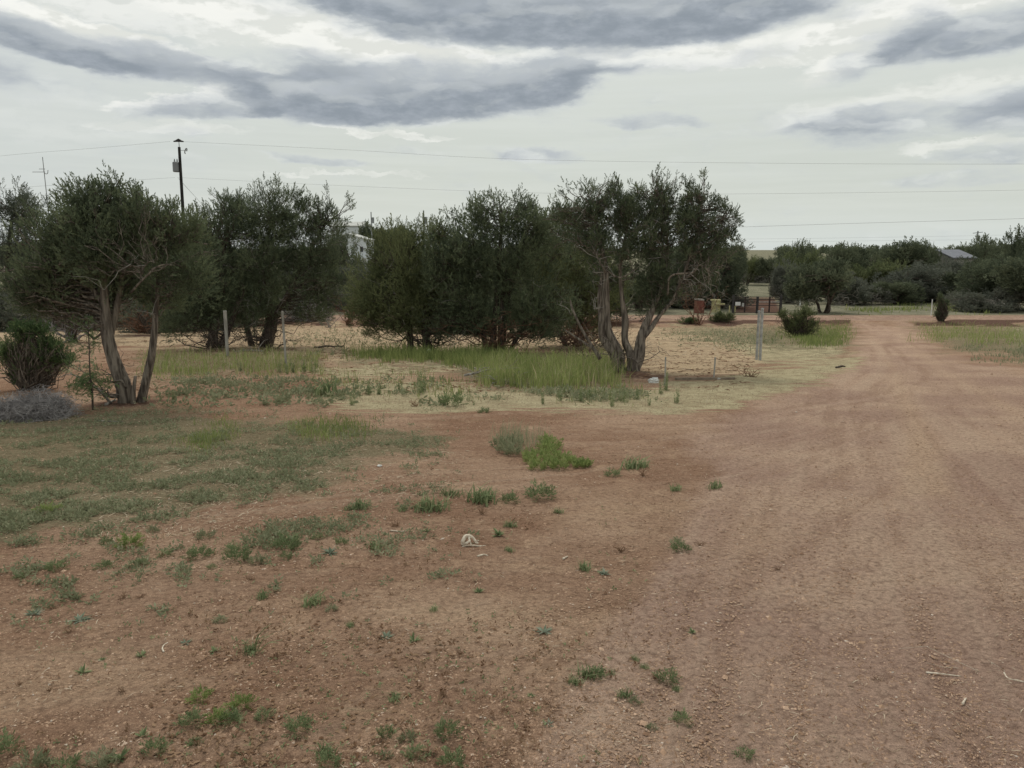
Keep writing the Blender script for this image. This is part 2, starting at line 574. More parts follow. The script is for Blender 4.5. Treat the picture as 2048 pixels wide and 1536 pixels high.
M_ROOF = solid_mat('grey_roof', (0.180, 0.185, 0.210), (0.250, 0.255, 0.280), 2, stretch=(4, 0.5, 0.5))
M_ROOFL = solid_mat('pale_roof', (0.480, 0.480, 0.450), (0.600, 0.600, 0.570), 1)
M_GLASS = solid_mat('dark_window_glass', (0.030, 0.034, 0.040), (0.060, 0.065, 0.070), 1, rough=0.15)
M_BONE = solid_mat('bleached_bone', (0.480, 0.390, 0.290), (0.740, 0.660, 0.540), 60)
M_ROCK = solid_mat('white_stone', (0.480, 0.470, 0.440), (0.850, 0.840, 0.800), 14, bump=0.01)
M_BLOCK = solid_mat('brown_block', (0.170, 0.135, 0.100), (0.270, 0.215, 0.160), 8)


def pebble_mat():
    m, n, out = mat('dirt_clods')
    at = n.n('ShaderNodeAttribute', attribute_name='tint')
    r = n.n('ShaderNodeValToRGB')
    e = r.color_ramp.elements
    e[0].position, e[0].color = 0.0, (0.190, 0.110, 0.070, 1)
    e[1].position, e[1].color = 1.0, (0.62, 0.52, 0.43, 1)
    x = e.new(0.45)
    x.color = (0.42, 0.275, 0.185, 1)
    x = e.new(0.85)
    x.color = (0.60, 0.42, 0.30, 1)
    n.put(r.inputs[0], at.outputs['Fac'])
    b = n.n('ShaderNodeBsdfDiffuse')
    n.put(b.inputs[0], r.outputs[0])
    m.node_tree.links.new(b.outputs[0], out.inputs[0])
    return m


M_PEB = pebble_mat()


def ground_mat():
    m, n, out = mat('desert_ground')
    geo = n.n('ShaderNodeNewGeometry')
    P = geo.outputs['Position']
    a = n.n('ShaderNodeAttribute', attribute_name='zones')
    b = n.n('ShaderNodeAttribute', attribute_name='zones2')
    sa, sb = n.n('ShaderNodeSeparateColor'), n.n('ShaderNodeSeparateColor')
    n.put(sa.inputs[0], a.outputs['Color'])
    n.put(sb.inputs[0], b.outputs['Color'])
    big = n.noise(P, 0.55, 5, 0.6)
    med = n.noise(P, 3.2, 6, 0.62)
    fin = n.noise(P, 22, 6, 0.7)
    vf = n.noise(P, 95, 4, 0.7)
    gr = n.noise(P, 240, 2, 0.6)
    mp = n.n('ShaderNodeMapping')
    n.put(mp.inputs[0], P)
    mp.inputs[3].default_value = (0.45, 3.2, 1)
    mp.inputs[2].default_value = (0, 0, 0.25)
    stk = n.noise(mp.outputs[0], 1.6, 6, 0.65)
    # crack / clod pattern
    vor = n.n('ShaderNodeTexVoronoi', feature='F1')
    n.put(vor.inputs['Vector'], n.mix(0.06, P, n.noise(P, 9, 3, col=True)))
    vor.inputs['Scale'].default_value = 34
    # base red dirt
    c = n.mix(n.smooth(big, 0.34, 0.68), (0.335, 0.205, 0.137, 1), (0.490, 0.335, 0.235, 1))
    c = n.mix(n.smooth(stk, 0.45, 0.75, 0, 0.55), c, (0.255, 0.145, 0.090, 1))
    c = n.mix(n.smooth(med, 0.50, 0.74, 0, 0.7), c, (0.560, 0.385, 0.260, 1))
    # graded track: greyer, pinkish
    trk = n.smooth(n.m('ADD', sa.outputs[2], n.m('MULTIPLY', n.m('SUBTRACT', med, 0.5), 0.9)), 0.25, 0.75)
    tcol = n.mix(n.smooth(big, 0.36, 0.66), (0.425, 0.285, 0.218, 1), (0.550, 0.388, 0.285, 1))
    tcol = n.mix(n.smooth(stk, 0.5, 0.75, 0, 0.4), tcol, (0.385, 0.252, 0.200, 1))
    c = n.mix(trk, c, tcol)
    # wheel marks, paler compacted dirt
    wh = n.smooth(n.m('ADD', sb.outputs[2], n.m('MULTIPLY', n.m('SUBTRACT', stk, 0.5), 0.7)), 0.25, 0.95, 0, 0.55)
    c = n.mix(wh, c, (0.600, 0.425, 0.290, 1))
    rut = a.outputs['Alpha']
    c = n.mix(n.smooth(rut, 0.53, 0.75, 0, 0.28), c, (0.600, 0.445, 0.330, 1))
    c = n.mix(n.smooth(rut, 0.47, 0.25, 0, 0.28), c, (0.290, 0.175, 0.120, 1))
    # orange sand
    tn = n.smooth(n.m('ADD', sa.outputs[0], n.m('MULTIPLY', n.m('SUBTRACT', med, 0.5), 1.1)), 0.3, 0.75)
    sand = n.mix(n.smooth(stk, 0.42, 0.62), (0.620, 0.475, 0.310, 1), (0.420, 0.300, 0.205, 1))
    c = n.mix(tn, c, sand)
    # pale dead grass mat
    pl = n.smooth(n.m('ADD', n.m('MULTIPLY', sa.outputs[1], 1.0), n.m('MULTIPLY', n.m('SUBTRACT', stk, 0.5), 2.6)), 0.40, 0.75)
    c = n.mix(pl, c, n.mix(n.smooth(med, 0.35, 0.7), (0.560, 0.485, 0.310, 1), (0.400, 0.325, 0.205, 1)))
    # greenish soil under ground cover
    gn = n.smooth(n.m('ADD', sb.outputs[0], n.m('MULTIPLY', n.m('SUBTRACT', med, 0.5), 1.3)), 0.3, 0.8, 0, 0.72)
    c = n.mix(gn, c, n.mix(fin, (0.140, 0.150, 0.080, 1), (0.280, 0.255, 0.165, 1)))
    # dark red disturbed bank, and the litter and shade painted at tree feet
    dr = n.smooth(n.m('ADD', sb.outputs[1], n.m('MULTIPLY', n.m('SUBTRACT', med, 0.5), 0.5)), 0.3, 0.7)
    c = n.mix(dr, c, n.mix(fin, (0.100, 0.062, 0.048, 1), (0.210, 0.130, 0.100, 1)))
    c = n.mix(b.outputs['Alpha'], c, n.mix(n.smooth(big, 0.35, 0.65), (0.190, 0.190, 0.130, 1), (0.300, 0.280, 0.200, 1)))
    # grain
    g = n.m('ADD', n.m('MULTIPLY', n.m('SUBTRACT', fin, 0.5), 1.0), n.m('MULTIPLY', n.m('SUBTRACT', vf, 0.5), 1.1))
    g = n.m('ADD', g, n.m('MULTIPLY', n.m('SUBTRACT', gr, 0.5), 0.9))
    g = n.m('ADD', g, 1.0)
    gv = n.xyz(g, g, g)
    c = n.mix(1.0, c, gv, 'MULTIPLY')
    c = n.mix(n.smooth(vor.outputs['Distance'], 0.45, 0.9, 0, 0.35), c, (0.11, 0.062, 0.042, 1))
    c = n.mix(n.smooth(gr, 0.68, 0.78, 0, 0.5), c, (0.60, 0.48, 0.36, 1))
    bs = n.n('ShaderNodeBsdfDiffuse')
    n.put(bs.inputs[0], c)
    h = n.m('ADD', n.m('MULTIPLY', fin, 0.9), n.m('MULTIPLY', vf, 0.35))
    h = n.m('SUBTRACT', h, n.m('MULTIPLY', vor.outputs['Distance'], 0.35))
    h = n.m('ADD', h, n.m('MULTIPLY', gr, 0.12))
    bp = n.n('ShaderNodeBump')
    bp.inputs['Strength'].default_value = 1.0
    bp.inputs['Distance'].default_value = 0.045
    n.put(bp.inputs['Height'], h)
    n.put(bs.inputs['Normal'], bp.outputs[0])
    m.node_tree.links.new(bs.outputs[0], out.inputs[0])
    return m


M_GROUND = ground_mat()

# ------------------------------------------------------------------ ground zones, outlined as seen from the camera and laid on the terrain
Z_TAN = [[(540, 650), (760, 648), (1000, 655), (1200, 655), (1520, 648), (1535, 690), (1500, 745), (1300, 752), (1240, 720), (1080, 705), (700, 725), (560, 712), (330, 695), (-200, 690), (-200, 655), (330, 652)]]
Z_PALE = [[(620, 815), (660, 780), (760, 755), (1000, 775), (1200, 775), (1400, 765), (1500, 742), (1600, 725), (1720, 705), (1700, 735), (1610, 780), (1480, 812), (1330, 832), (1180, 826), (1020, 815), (820, 822)],
          [(560, 742), (700, 728), (980, 725), (1000, 745), (700, 760)],
          [(1480, 690), (1620, 690), (1700, 700), (1650, 722), (1500, 735)],
          [(2000, 655), (2400, 655), (2600, 700), (2060, 700)],
          [(1650, 596), (2700, 590), (2700, 622), (1680, 622)]]
Z_TRACK = [[(1718, 652), (1812, 650), (1900, 715), (2048, 745), (2600, 800), (3200, 1200), (3200, 1900), (900, 1900), (1120, 1400), (1350, 1100), (1420, 950), (1380, 870), (1500, 815), (1640, 770), (1715, 720)]]
Z_GREEN = [[(-300, 960), (-100, 850), (300, 815), (560, 835), (760, 850), (900, 875), (880, 905), (720, 930), (650, 985), (480, 1005), (330, 1030), (120, 1060), (-50, 1110), (-300, 1250)],
           [(270, 700), (640, 705), (660, 745), (560, 752), (270, 752)],
           [(700, 700), (1240, 705), (1240, 790), (950, 775), (900, 740), (700, 725)],
           [(1330, 655), (1500, 650), (1700, 645), (1712, 690), (1690, 705), (1560, 705), (1470, 690), (1340, 672)],
           [(1815, 645), (2400, 648), (2400, 735), (2050, 720), (1905, 700)],
           [(1690, 606), (1990, 606), (1990, 624), (1690, 624)]]
Z_WHEEL = [[(1722, 655), (1738, 655), (1800, 740), (1870, 850), (1930, 1000), (1780, 1000), (1800, 860), (1770, 740)],
           [(1775, 655), (1790, 655), (1900, 740), (2048, 820), (2048, 850), (1860, 740)],
           [(1440, 1020), (1560, 1000), (1640, 1100), (1500, 1160), (1420, 1120)],
           [(-300, 1300), (200, 1290), (500, 1330), (200, 1440), (-300, 1500)],
           [(700, 1170), (1100, 1180), (1300, 1250), (1000, 1300), (700, 1250)],
           [(1150, 980), (1500, 990), (1400, 1060), (1100, 1080)]]
Z_DRIVE = [[(1466, 626), (1566, 626), (1548, 596), (1480, 596)], [(1484, 596), (1544, 596), (1534, 572), (1490, 572)]]

ys = [-6, -4, -2.5, -1.2, 0, 0.7]
y = 1.3
while y < 9000:
    ys.append(y)
    if y < 64:
        y += min(max(0.0011 * y * y, 0.012), 0.35)
    else:
        y *= 1.045
ys = np.array(ys)
NC = 561
u = np.linspace(-1, 1, NC)
u = 0.45 * u + 0.55 * u ** 3
hw = 7 + 1.55 * np.clip(ys, 0, None)
GX = u[None] * hw[:, None]
GY = np.repeat(ys[:, None], NC, 1)
GZ = H(GX, GY)
RUT = rut_field(GX, GY)
GZ = GZ + (RUT - 0.5) * 0.03 * np.clip((40 - GY) / 20, 0, 1)
fpx, fpy = proj(GX, GY, GZ)
wob = (fbm(GX * 0.9, GY * 0.9, 4) - 0.5)
wpx = fpx + wob * 90
wpy = fpy + (fbm(GX * 0.9 + 50, GY * 0.9, 4) - 0.5) * 36


def zone(polys, soft, wobble=True):
    X, Y = (wpx, wpy) if wobble else (fpx, fpy)
    r = np.zeros(GX.shape)
    for p in polys:
        r = np.maximum(r, inpoly(X, Y, p, soft))
    return r * (GY > 0.9)


jy = GY + (fbm(GX * 0.35, GY * 0.35, 4) - 0.5) * 2.6
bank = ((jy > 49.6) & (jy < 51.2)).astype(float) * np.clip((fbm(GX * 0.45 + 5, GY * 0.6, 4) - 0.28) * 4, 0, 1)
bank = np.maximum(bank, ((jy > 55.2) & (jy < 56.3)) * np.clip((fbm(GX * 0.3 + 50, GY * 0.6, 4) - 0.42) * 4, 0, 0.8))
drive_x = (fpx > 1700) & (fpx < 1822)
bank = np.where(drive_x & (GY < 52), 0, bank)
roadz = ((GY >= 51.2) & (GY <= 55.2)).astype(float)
tan = zone(Z_TAN, 26)
pale = zone(Z_PALE, 26)
trk = np.maximum(zone(Z_TRACK, 60), roadz)
green = zone(Z_GREEN, 60) * (1 - roadz)
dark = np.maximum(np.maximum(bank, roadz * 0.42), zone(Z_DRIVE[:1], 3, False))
farg = np.clip((GY - 55.6) / 3, 0, 1)
green = np.maximum(green, farg * 0.62 * (1 - zone(Z_DRIVE, 3, False)))
far_m = farg * (1 - zone(Z_DRIVE[:1], 3, False))
pale = np.maximum(pale, farg * 0.5 * (1 - zone(Z_DRIVE, 3, False)))
wheel = np.maximum(zone(Z_WHEEL, 110) * 0.8, zone(Z_WHEEL[:2], 40, False) * 0.9)
for (bpx, bpy_, br) in [(258, 806, .7), (430, 702, 1.5), (530, 700, 1.6), (145, 686, 1.2), (285, 672, 1.6), (820, 704, 1.3), (870, 704, 1.2), (993, 707, 1.7), (1150, 700, 1.7), (1248, 744, .9), (1290, 752, .7), (1060, 700, 1.3), (920, 704, 1.2), (70, 800, .6)]:  # juniper litter and shade under the crowns, painted dark around each foot
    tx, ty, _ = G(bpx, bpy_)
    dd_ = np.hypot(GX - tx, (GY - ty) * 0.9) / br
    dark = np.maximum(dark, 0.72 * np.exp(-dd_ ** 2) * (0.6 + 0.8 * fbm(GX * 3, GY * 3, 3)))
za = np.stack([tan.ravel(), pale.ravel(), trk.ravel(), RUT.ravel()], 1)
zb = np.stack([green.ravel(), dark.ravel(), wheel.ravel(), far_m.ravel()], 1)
VV = np.stack([GX, GY, GZ], -1).reshape(-1, 3)
NR = len(ys)
ii = (np.arange(NR - 1)[:, None] * NC + np.arange(NC - 1)[None])
Q = np.stack([ii, ii + 1, ii + NC + 1, ii + NC], -1).reshape(-1, 4)
cyy = GY.ravel()[Q].mean(1)
cpx, cpy = fpx.ravel()[Q].mean(1), fpy.ravel()[Q].mean(1)
is_road = (cyy > 51.1) & (cyy < 55.3)
is_trk = (inpoly(cpx, cpy, Z_TRACK[0], 1) > 0.5) & (cyy > 1) & ~is_road
is_drv = ((inpoly(cpx, cpy, Z_DRIVE[0], 1) > 0.5) | (inpoly(cpx, cpy, Z_DRIVE[1], 1) > 0.5)) & (cyy > 55.3)


def sub_ground(name, sel):
    q = Q[sel]
    idx, inv = np.unique(q, return_inverse=True)
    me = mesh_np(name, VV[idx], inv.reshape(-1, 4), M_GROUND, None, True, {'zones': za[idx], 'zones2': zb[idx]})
    o = link(name, me)
    o['kind'] = 'structure'
    return o


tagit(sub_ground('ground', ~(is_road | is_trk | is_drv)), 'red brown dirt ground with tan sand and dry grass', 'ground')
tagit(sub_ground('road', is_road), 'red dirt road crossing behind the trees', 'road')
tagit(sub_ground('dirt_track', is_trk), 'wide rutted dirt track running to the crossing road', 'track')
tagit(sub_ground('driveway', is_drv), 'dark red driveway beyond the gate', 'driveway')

# ------------------------------------------------------------------ foliage templates
rng = np.random.RandomState(11)


def sprig_template(nb, seed, spread=0.75, wid=0.14, ln=0.34):
    """a juniper spray of unit length along +Z: nb narrow scale-leaf twigs"""
    r = np.random.RandomState(seed)
    V = []
    for k in range(nb):
        t = (k + r.rand()) / nb * 0.85
        a = r.rand() * 6.283
        out = np.array([math.cos(a), math.sin(a), 0])
        d_ = out * spread * (1.1 - t) + np.array([0, 0, 1.0])
        d_ /= np.linalg.norm(d_)
        s = np.cross(d_, [math.cos(a + 1.3), math.sin(a + 1.3), 0.3])
        s /= np.linalg.norm(s)
        p = np.array([0, 0, t]) + out * 0.02
        L = ln * (0.7 + 0.6 * r.rand())
        w = wid * (0.7 + 0.6 * r.rand()) / 2
        V += [p, p + d_ * L * 0.55 + s * w, p + d_ * L, p + d_ * L * 0.5 - s * w]
    return np.array(V)


TPL = [sprig_template(13, i, spread=0.62, wid=0.095, ln=0.30) for i in range(5)]
TPLF = [sprig_template(6, 20 + i, spread=1.1, wid=0.26, ln=0.5) for i in range(3)]


def unit(v):
    return v / (np.linalg.norm(v, axis=-1, keepdims=True) + 1e-9)


def place_sprigs(P, A, S, T, rng, templates):
    """instances of a template: positions, axes, sizes, tints -> quads"""
    Vs, Ts = [], []
    which = rng.randint(len(templates), size=len(P))
    for k, tp in enumerate(templates):
        s = which == k
        if not s.any():
            continue
        p, a, sz, tt = P[s], unit(A[s]), S[s], T[s]
        ref = unit(rng.randn(len(p), 3))
        u_ = unit(np.cross(a, ref))
        v_ = np.cross(a, u_)
        V = p[:, None] + sz[:, None, None] * (tp[None, :, 0:1] * u_[:, None] + tp[None, :, 1:2] * v_[:, None] + tp[None, :, 2:3] * a[:, None])
        Vs.append(V.reshape(-1, 3))
        tv = np.repeat(tt, len(tp)) + np.repeat(rng.rand(len(p) * len(tp) // 4) - 0.5, 4) * 0.35
        Ts.append(tv)
    V = np.concatenate(Vs)
    return V, np.arange(len(V)).reshape(-1, 4), np.concatenate(Ts)


def crown_points(lobes, rng, L, airy=0.0, dens=1.0, clump=0.3):
    """lobes: (centre, radii, weight). Returns clump centres/radii and spray positions, axes, sizes, tints"""
    CC, CR, P, A, S, T = [], [], [], [], [], []
    for c, r, w in lobes:
        c, r = np.asarray(c, float), np.asarray(r, float)
        rm = (r[0] * r[1] * r[2]) ** (1 / 3)
        surf = (r[0] * r[2] + r[0] * r[1] + r[1] * r[2]) / 3
        n = int(max(7, 24 * w ** 0.3 * (1 - 0.35 * airy) / (clump / 0.3) ** 2))
        total = dens * 2.9 * (1 - 0.25 * airy) * math.pi * r[0] * r[2] / (0.22 * L * L)
        dirs = unit(rng.randn(n, 3))
        rad = rng.rand(n) ** (0.42 if not airy else 0.5)
        cc = c + dirs * rad[:, None] * r * 0.86
        cr = rm * clump * (0.65 + 0.7 * rng.rand(n)) * (1 - 0.35 * airy)
        if n > 8:                      # stray leaders that break the outline
            ne = 9
            de = unit(rng.randn(ne, 3) + [0, 0, 0.7])
            cc = np.concatenate([cc, c + de * r * (0.98 + 0.2 * rng.rand(ne, 1))])
            cr = np.concatenate([cr, rm * clump * 0.42 * (0.6 + 0.8 * rng.rand(ne))])
        for q in range(len(cc)):
            ns = int(total * cr[q] ** 2 / (cr ** 2).sum()) + 3
            dd = unit(rng.randn(ns, 3))
            rr = rng.rand(ns) ** 0.4
            up = 1.25 + 0.5 * rng.rand() + (1.0 if q >= n else 0)
            p = cc[q] + dd * rr[:, None] * cr[q] * [1, 1, up]
            outw = unit(cc[q] - c + 1e-6)
            a = 0.55 * dd + 0.45 * outw + np.array([0, 0, 0.8]) + 0.45 * rng.randn(ns, 3)
            P.append(p)
            A.append(a)
            S.append(L * (0.65 + 0.7 * rng.rand(ns)))
            T.append(np.full(ns, 0.5 + 0.22 * rng.randn()) + 0.18 * rng.randn(ns))
        CC.append(cc)
        CR.append(cr)
    return np.concatenate(CC), np.concatenate(CR), np.concatenate(P), np.concatenate(A), np.concatenate(S), np.concatenate(T)


def wander(p0, p1, rng, n=7, amp=0.12):
    p0, p1 = np.asarray(p0, float), np.asarray(p1, float)
    L = np.linalg.norm(p1 - p0)
    t = np.linspace(0, 1, n)[:, None]
    P = p0 + (p1 - p0) * t
    off = np.cumsum(rng.randn(n, 3), 0)
    off -= off[:1] + (off[-1:] - off[:1]) * t
    return P + off * amp * L / math.sqrt(n)


def juniper(name, base, lobes, stems, label, cat='tree', group=None, seed=1, leaf=M_JUN, bark=M_BARK, L=0.15, airy=0.0, dens=1.0,
            clump=0.34, dead=30, low=0, dy=0.0, depth_k=0.9, dead_mat=M_DEAD, low_mat=None, links=1.0, low_len=1.0, deadz=(0.0, 0.75)):
    """base: pixel of the foot; lobes: (px,py,rx,ry,dy,weight) as seen; stems: lists of (px,py,r_px,dy)"""
    r = np.random.RandomState(seed)
    bx, by, bz = [float(v) for v in G(*base)]
    D = by + dy
    org = np.array([bx, by, bz])
    root = link(name, None)
    root.location = org
    tagit(root, label, cat, group)
    k = D / F
    LB = []
    for (px, py, rx, ry, dd, w) in lobes:
        c = W(px, py, D + dd) - org
        kk = (D + dd) / F * 1.02
        LB.append((c, (rx * kk * 1.13, (rx + ry) / 2 * kk * depth_k * 1.1, ry * kk * 1.06), w))
    CC, CR, P, A, S, T = crown_points(LB, r, L, airy, dens, clump)
    gz = H(P[:, 0] + org[0], P[:, 1] + org[1]) - org[2]
    ok = P[:, 2] > gz + 0.05
    V, Q4, tt = place_sprigs(P[ok], A[ok], S[ok], T[ok], r, TPL)
    link('crown', mesh_np('crown', V, Q4, leaf, tt), root)
    # trunk with its limbs
    bag = Bag()
    nodes = []
    for st in stems:
        pts = np.array([W(px, py, D + dd) - org for px, py, _, dd in st])
        rad = np.array([q[2] * k * (0.62 if bark is M_BARKD else 0.66) for q in st])
        if abs(st[0][1] - base[1]) < 14:
            g0 = H(pts[0][0] + org[0], pts[0][1] + org[1]) - org[2]
            pts[0][2] = g0 - 0.08
        sm = smoothline(pts, 8 * (len(pts) - 1))
        rr = np.interp(np.linspace(0, 1, len(sm)), np.linspace(0, 1, len(rad)), rad)
        bag.tube(sm, rr, 11, 0.5, rough=0.16, rng=r)
        for q in range(len(sm) // 3, len(sm)):
            nodes.append((sm[q], rr[q]))
    NP = np.array([q[0] for q in nodes])
    NRd = np.array([q[1] for q in nodes])
    for q in range(len(CC)):
        if r.rand() > links:
            continue
        dist = np.linalg.norm(NP - CC[q], axis=1) + 1.2 * np.clip(NP[:, 2] - CC[q][2] + 0.1, 0, None) + r.rand(len(NP)) * 0.3
        j = int(np.argmin(dist))
        ra = min(0.010 + 0.007 * np.linalg.norm(CC[q] - NP[j]), NRd[j] * 0.7)
        w = wander(NP[j], CC[q], r, 7, 0.22)
        bag.tube(w, np.linspace(ra, 0.005, 7), 5, 0.5, cap=False)
        # twigs through the clump
        for e in range(3):
            e1 = CC[q] + unit(r.randn(3) + [0, 0, 0.7]) * CR[q]
            bag.tube(wander(w[4 + e % 2], e1, r, 5, 0.2), np.linspace(0.006, 0.002, 5), 3, 0.5, cap=False)
    bag.obj('trunk', bark, root, True)
    if dead or low:
        bag = Bag()
        allc = np.array([c for c, _, _ in LB])
        zlo = min(c[2] - rr_[2] for c, rr_, _ in LB)
        zhi = max(c[2] + rr_[2] for c, rr_, _ in LB)
        for q in range(dead):
            j = r.randint(len(NP))
            c, rr_, _ = LB[r.randint(len(LB))]
            dr = unit(r.randn(3) * [1, 1, 0.5] + [0, -0.5, 0.1])
            tgt = c + dr * np.array(rr_) * (0.8 + 0.25 * r.rand())
            tgt[2] = zlo + (zhi - zlo) * (deadz[0] + (deadz[1] - deadz[0]) * r.rand())
            j = int(np.argmin(np.linalg.norm(NP - tgt, axis=1) + r.rand(len(NP)) * 0.8))
            st = NP[j]
            n = 8
            path = wander(st, tgt + r.randn(3) * 0.15, r, n, 0.28)
            bag.tube(path, np.linspace(0.011, 0.003, n) * (0.6 + 0.6 * r.rand()), 4, 0.5, cap=False)
            for e in range(r.randint(2, 5)):
                s0 = path[r.randint(2, n)]
                bag.tube(wander(s0, s0 + unit(r.randn(3) + [0, 0, -0.1]) * (0.12 + 0.3 * r.rand()), r, 5, 0.3), np.linspace(0.0045, 0.002, 5), 3, 0.5, cap=False)
        if bag.n:
            bag.obj('dead_branch', dead_mat, root, True)
        bag = Bag()
        for q in range(low):
            a = r.rand() * 6.283
            ln = low_len * (0.5 + 0.9 * r.rand())
            s0 = np.array([0, 0, 0.05 + 0.3 * r.rand()]) + r.randn(3) * [0.12, 0.12, 0]
            e0 = s0 + np.array([math.cos(a) * ln, math.sin(a) * ln, (0.05 + 0.75 * r.rand()) * ln])
            path = wander(s0, e0, r, 8, 0.25)
            bag.tube(path, np.linspace(0.022, 0.005, 8) * (0.6 + 0.7 * r.rand()), 4, 0.5, cap=False)
            for e in range(6):
                b0 = path[r.randint(2, 8)]
                bag.tube(wander(b0, b0 + unit(np.array([math.cos(a), math.sin(a), 0.3]) + r.randn(3) * 0.8) * (0.15 + 0.4 * r.rand()), r, 5, 0.3), np.linspace(0.006, 0.002, 5), 3, 0.5, cap=False)
        if bag.n:
            bag.obj('low_branch', low_mat or bark, root, True)
    return root


# ------------------------------------------------------------------ the near trees
JG = 'junipers of the grove in front of the road'
# left pair-stemmed juniper
juniper('juniper_tree', (258, 806),
        [(215, 430, 72, 58, 0, 1.0), (135, 460, 62, 66, 0.1, 0.9), (265, 465, 52, 62, 0.1, 0.8), (110, 540, 82, 66, 0, 1.1), (200, 530, 90, 74, 0.1, 1.1),
         (70, 570, 52, 46, 0, 0.6), (345, 470, 52, 48, 0.1, 0.8), (370, 540, 58, 60, 0.2, 0.8), (330, 590, 46, 34, 0.4, 0.5), (215, 396, 40, 30, 0, 0.4), (120, 600, 70, 34, .4, .6), (60, 590, 50, 40, 0, .4), (270, 540, 50, 40, .5, .5), (190, 590, 60, 30, .6, .4), (215, 520, 60, 60, -.5, .9), (290, 450, 50, 50, -.3, .8), (160, 470, 60, 60, -.5, .8)],
        [[(252, 806, 24, 0), (246, 770, 22, 0), (228, 720, 18, 0), (216, 670, 17, 0), (212, 620, 13, 0), (208, 560, 10, 0), (212, 480, 7, 0)],
         [(216, 680, 10, 0), (228, 640, 10, 0.1), (238, 590, 7, 0.1), (250, 520, 5, 0.1)],
         [(212, 620, 9, 0), (190, 585, 7, 0), (150, 550, 5, 0)],
         [(280, 806, 15, 0.05), (290, 770, 12, 0.05), (302, 715, 11, 0.05), (308, 660, 9, 0.05), (313, 600, 6, 0.1), (318, 540, 4, 0.1), (340, 480, 4, 0.1)],
         [(266, 806, 7, -0.1), (268, 780, 6, -0.1), (271, 752, 4, -0.1)],
         [(262, 585, 3, -0.5), (285, 560, 2.6, -0.6), (318, 532, 2, -0.6), (350, 530, 1.2, -0.6)], [(286, 560, 2, -0.6), (282, 545, 2, -0.6), (298, 524, 1.4, -0.6), (312, 526, 1, -0.6)]],
        'dense rounded juniper on two leaning trunks beside the grey tumbleweed heap', seed=3, L=0.13, dens=1.25, dead=14, low=5, low_len=0.7, group=JG)
# dark tree behind it to the right
juniper('juniper_tree', (430, 700),
        [(430, 520, 75, 70, 0, 1.0), (395, 590, 76, 60, -0.5, 0.9), (455, 620, 70, 56, 0, 0.8), (470, 450, 50, 45, 0, 0.6), (380, 640, 60, 36, -.3, .6)],
        [[(425, 700, 16, 0), (430, 650, 13, 0), (440, 560, 9, 0), (450, 480, 5, 0)], [(440, 700, 14, 0), (455, 660, 10, 0), (480, 600, 6, 0)]],
        'dark bushy juniper behind the leftmost pale post, trunk lost in twigs', seed=5, L=0.2, dens=1.0, dead=26, low=26, bark=M_BARKD, dy=1.0, group=JG)
juniper('juniper_tree', (530, 697),
        [(550, 430, 72, 50, 0, 0.8), (450, 415, 28, 34, 0, 0.35), (520, 490, 95, 60, 0, 1.1), (590, 470, 75, 55, 0, 0.9), (660, 430, 40, 34, 0, 0.35),
         (640, 520, 70, 56, 0, 0.9), (540, 570, 115, 55, 0, 1.0), (640, 570, 66, 44, 0, 0.6), (480, 440, 40, 35, 0, .4), (600, 440, 60, 40, 0, .6), (620, 620, 50, 26, 0, .4), (500, 630, 60, 34, -.4, .6), (540, 530, 80, 50, -.7, .9)],
        [[(530, 697, 22, 0), (538, 665, 19, 0), (540, 640, 14, 0), (530, 590, 8, 0), (528, 520, 6, 0), (545, 440, 4, 0)],
         [(545, 665, 12, 0), (552, 630, 9, 0), (575, 590, 7, -0.4), (600, 540, 5, 0), (650, 450, 3, 0)],
         [(526, 600, 5, -0.6), (528, 560, 5, -0.8), (527, 540, 4, -0.8)], [(505, 690, 10, 0), (490, 640, 8, 0), (470, 560, 6, 0), (450, 430, 3, 0)]],
        'tall juniper with open lacy top between the two pale posts', seed=7, L=0.17, airy=0.6, dens=0.85, dead=46, low=30, bark=M_BARKD, dy=1.2, clump=0.27, group=JG)
# far left
juniper('juniper_tree', (18, 640),
        [(20, 425, 60, 44, 0, 0.6), (66, 425, 22, 26, 0, 0.25), (10, 500, 90, 60, 0, 1.0), (40, 560, 90, 50, 0, 1.0), (-80, 500, 90, 80, 0, 1.0), (90, 500, 50, 40, 0, 0.5)],
        [[(15, 640, 12, 0), (18, 600, 10, 0), (15, 520, 7, 0), (25, 430, 4, 0)], [(-30, 640, 10, 0), (-40, 560, 8, 0), (-60, 480, 5, 0)]],
        'open-topped juniper at the left edge behind the rounded one', seed=9, L=0.34, airy=0.35, leaf=M_JUNG, dead=20, low=14, low_len=2.5, bark=M_BARKD, group=JG)
juniper('juniper_tree', (145, 684),
        [(140, 560, 80, 60, 0, 0.8), (200, 600, 60, 40, 0, 0.6), (90, 600, 50, 34, 0, 0.5)],
        [[(145, 684, 15, 0), (138, 650, 11, 0), (130, 600, 7, 0), (110, 550, 4, 0)], [(148, 670, 8, 0), (160, 630, 6, 0), (190, 590, 4, 0)],
         [(128, 660, 5, 0), (115, 640, 4, 0), (140, 605, 3, 0)]],
        'small dark-trunked juniper half hidden behind the rounded one', seed=10, L=0.24, leaf=M_JUNG, dead=20, low=22, low_len=1.6, bark=M_BARKD, low_mat=M_TWIG, group=JG)
juniper('juniper_tree', (285, 668),
        [(290, 540, 90, 60, 0, 1.0), (350, 600, 60, 30, 0, 0.5)],
        [[(300, 668, 9, 0), (285, 640, 8, 0), (250, 600, 6, 0), (235, 560, 4, 0)], [(312, 668, 9, 0), (330, 620, 6, 0), (350, 570, 4, 0)]],
        'juniper of bare splayed brown limbs seen between the two leaning trunks', seed=14, L=0.26, dead=26, low=34, low_len=2.2, bark=M_BARKD, low_mat=M_DEADR, group=JG)
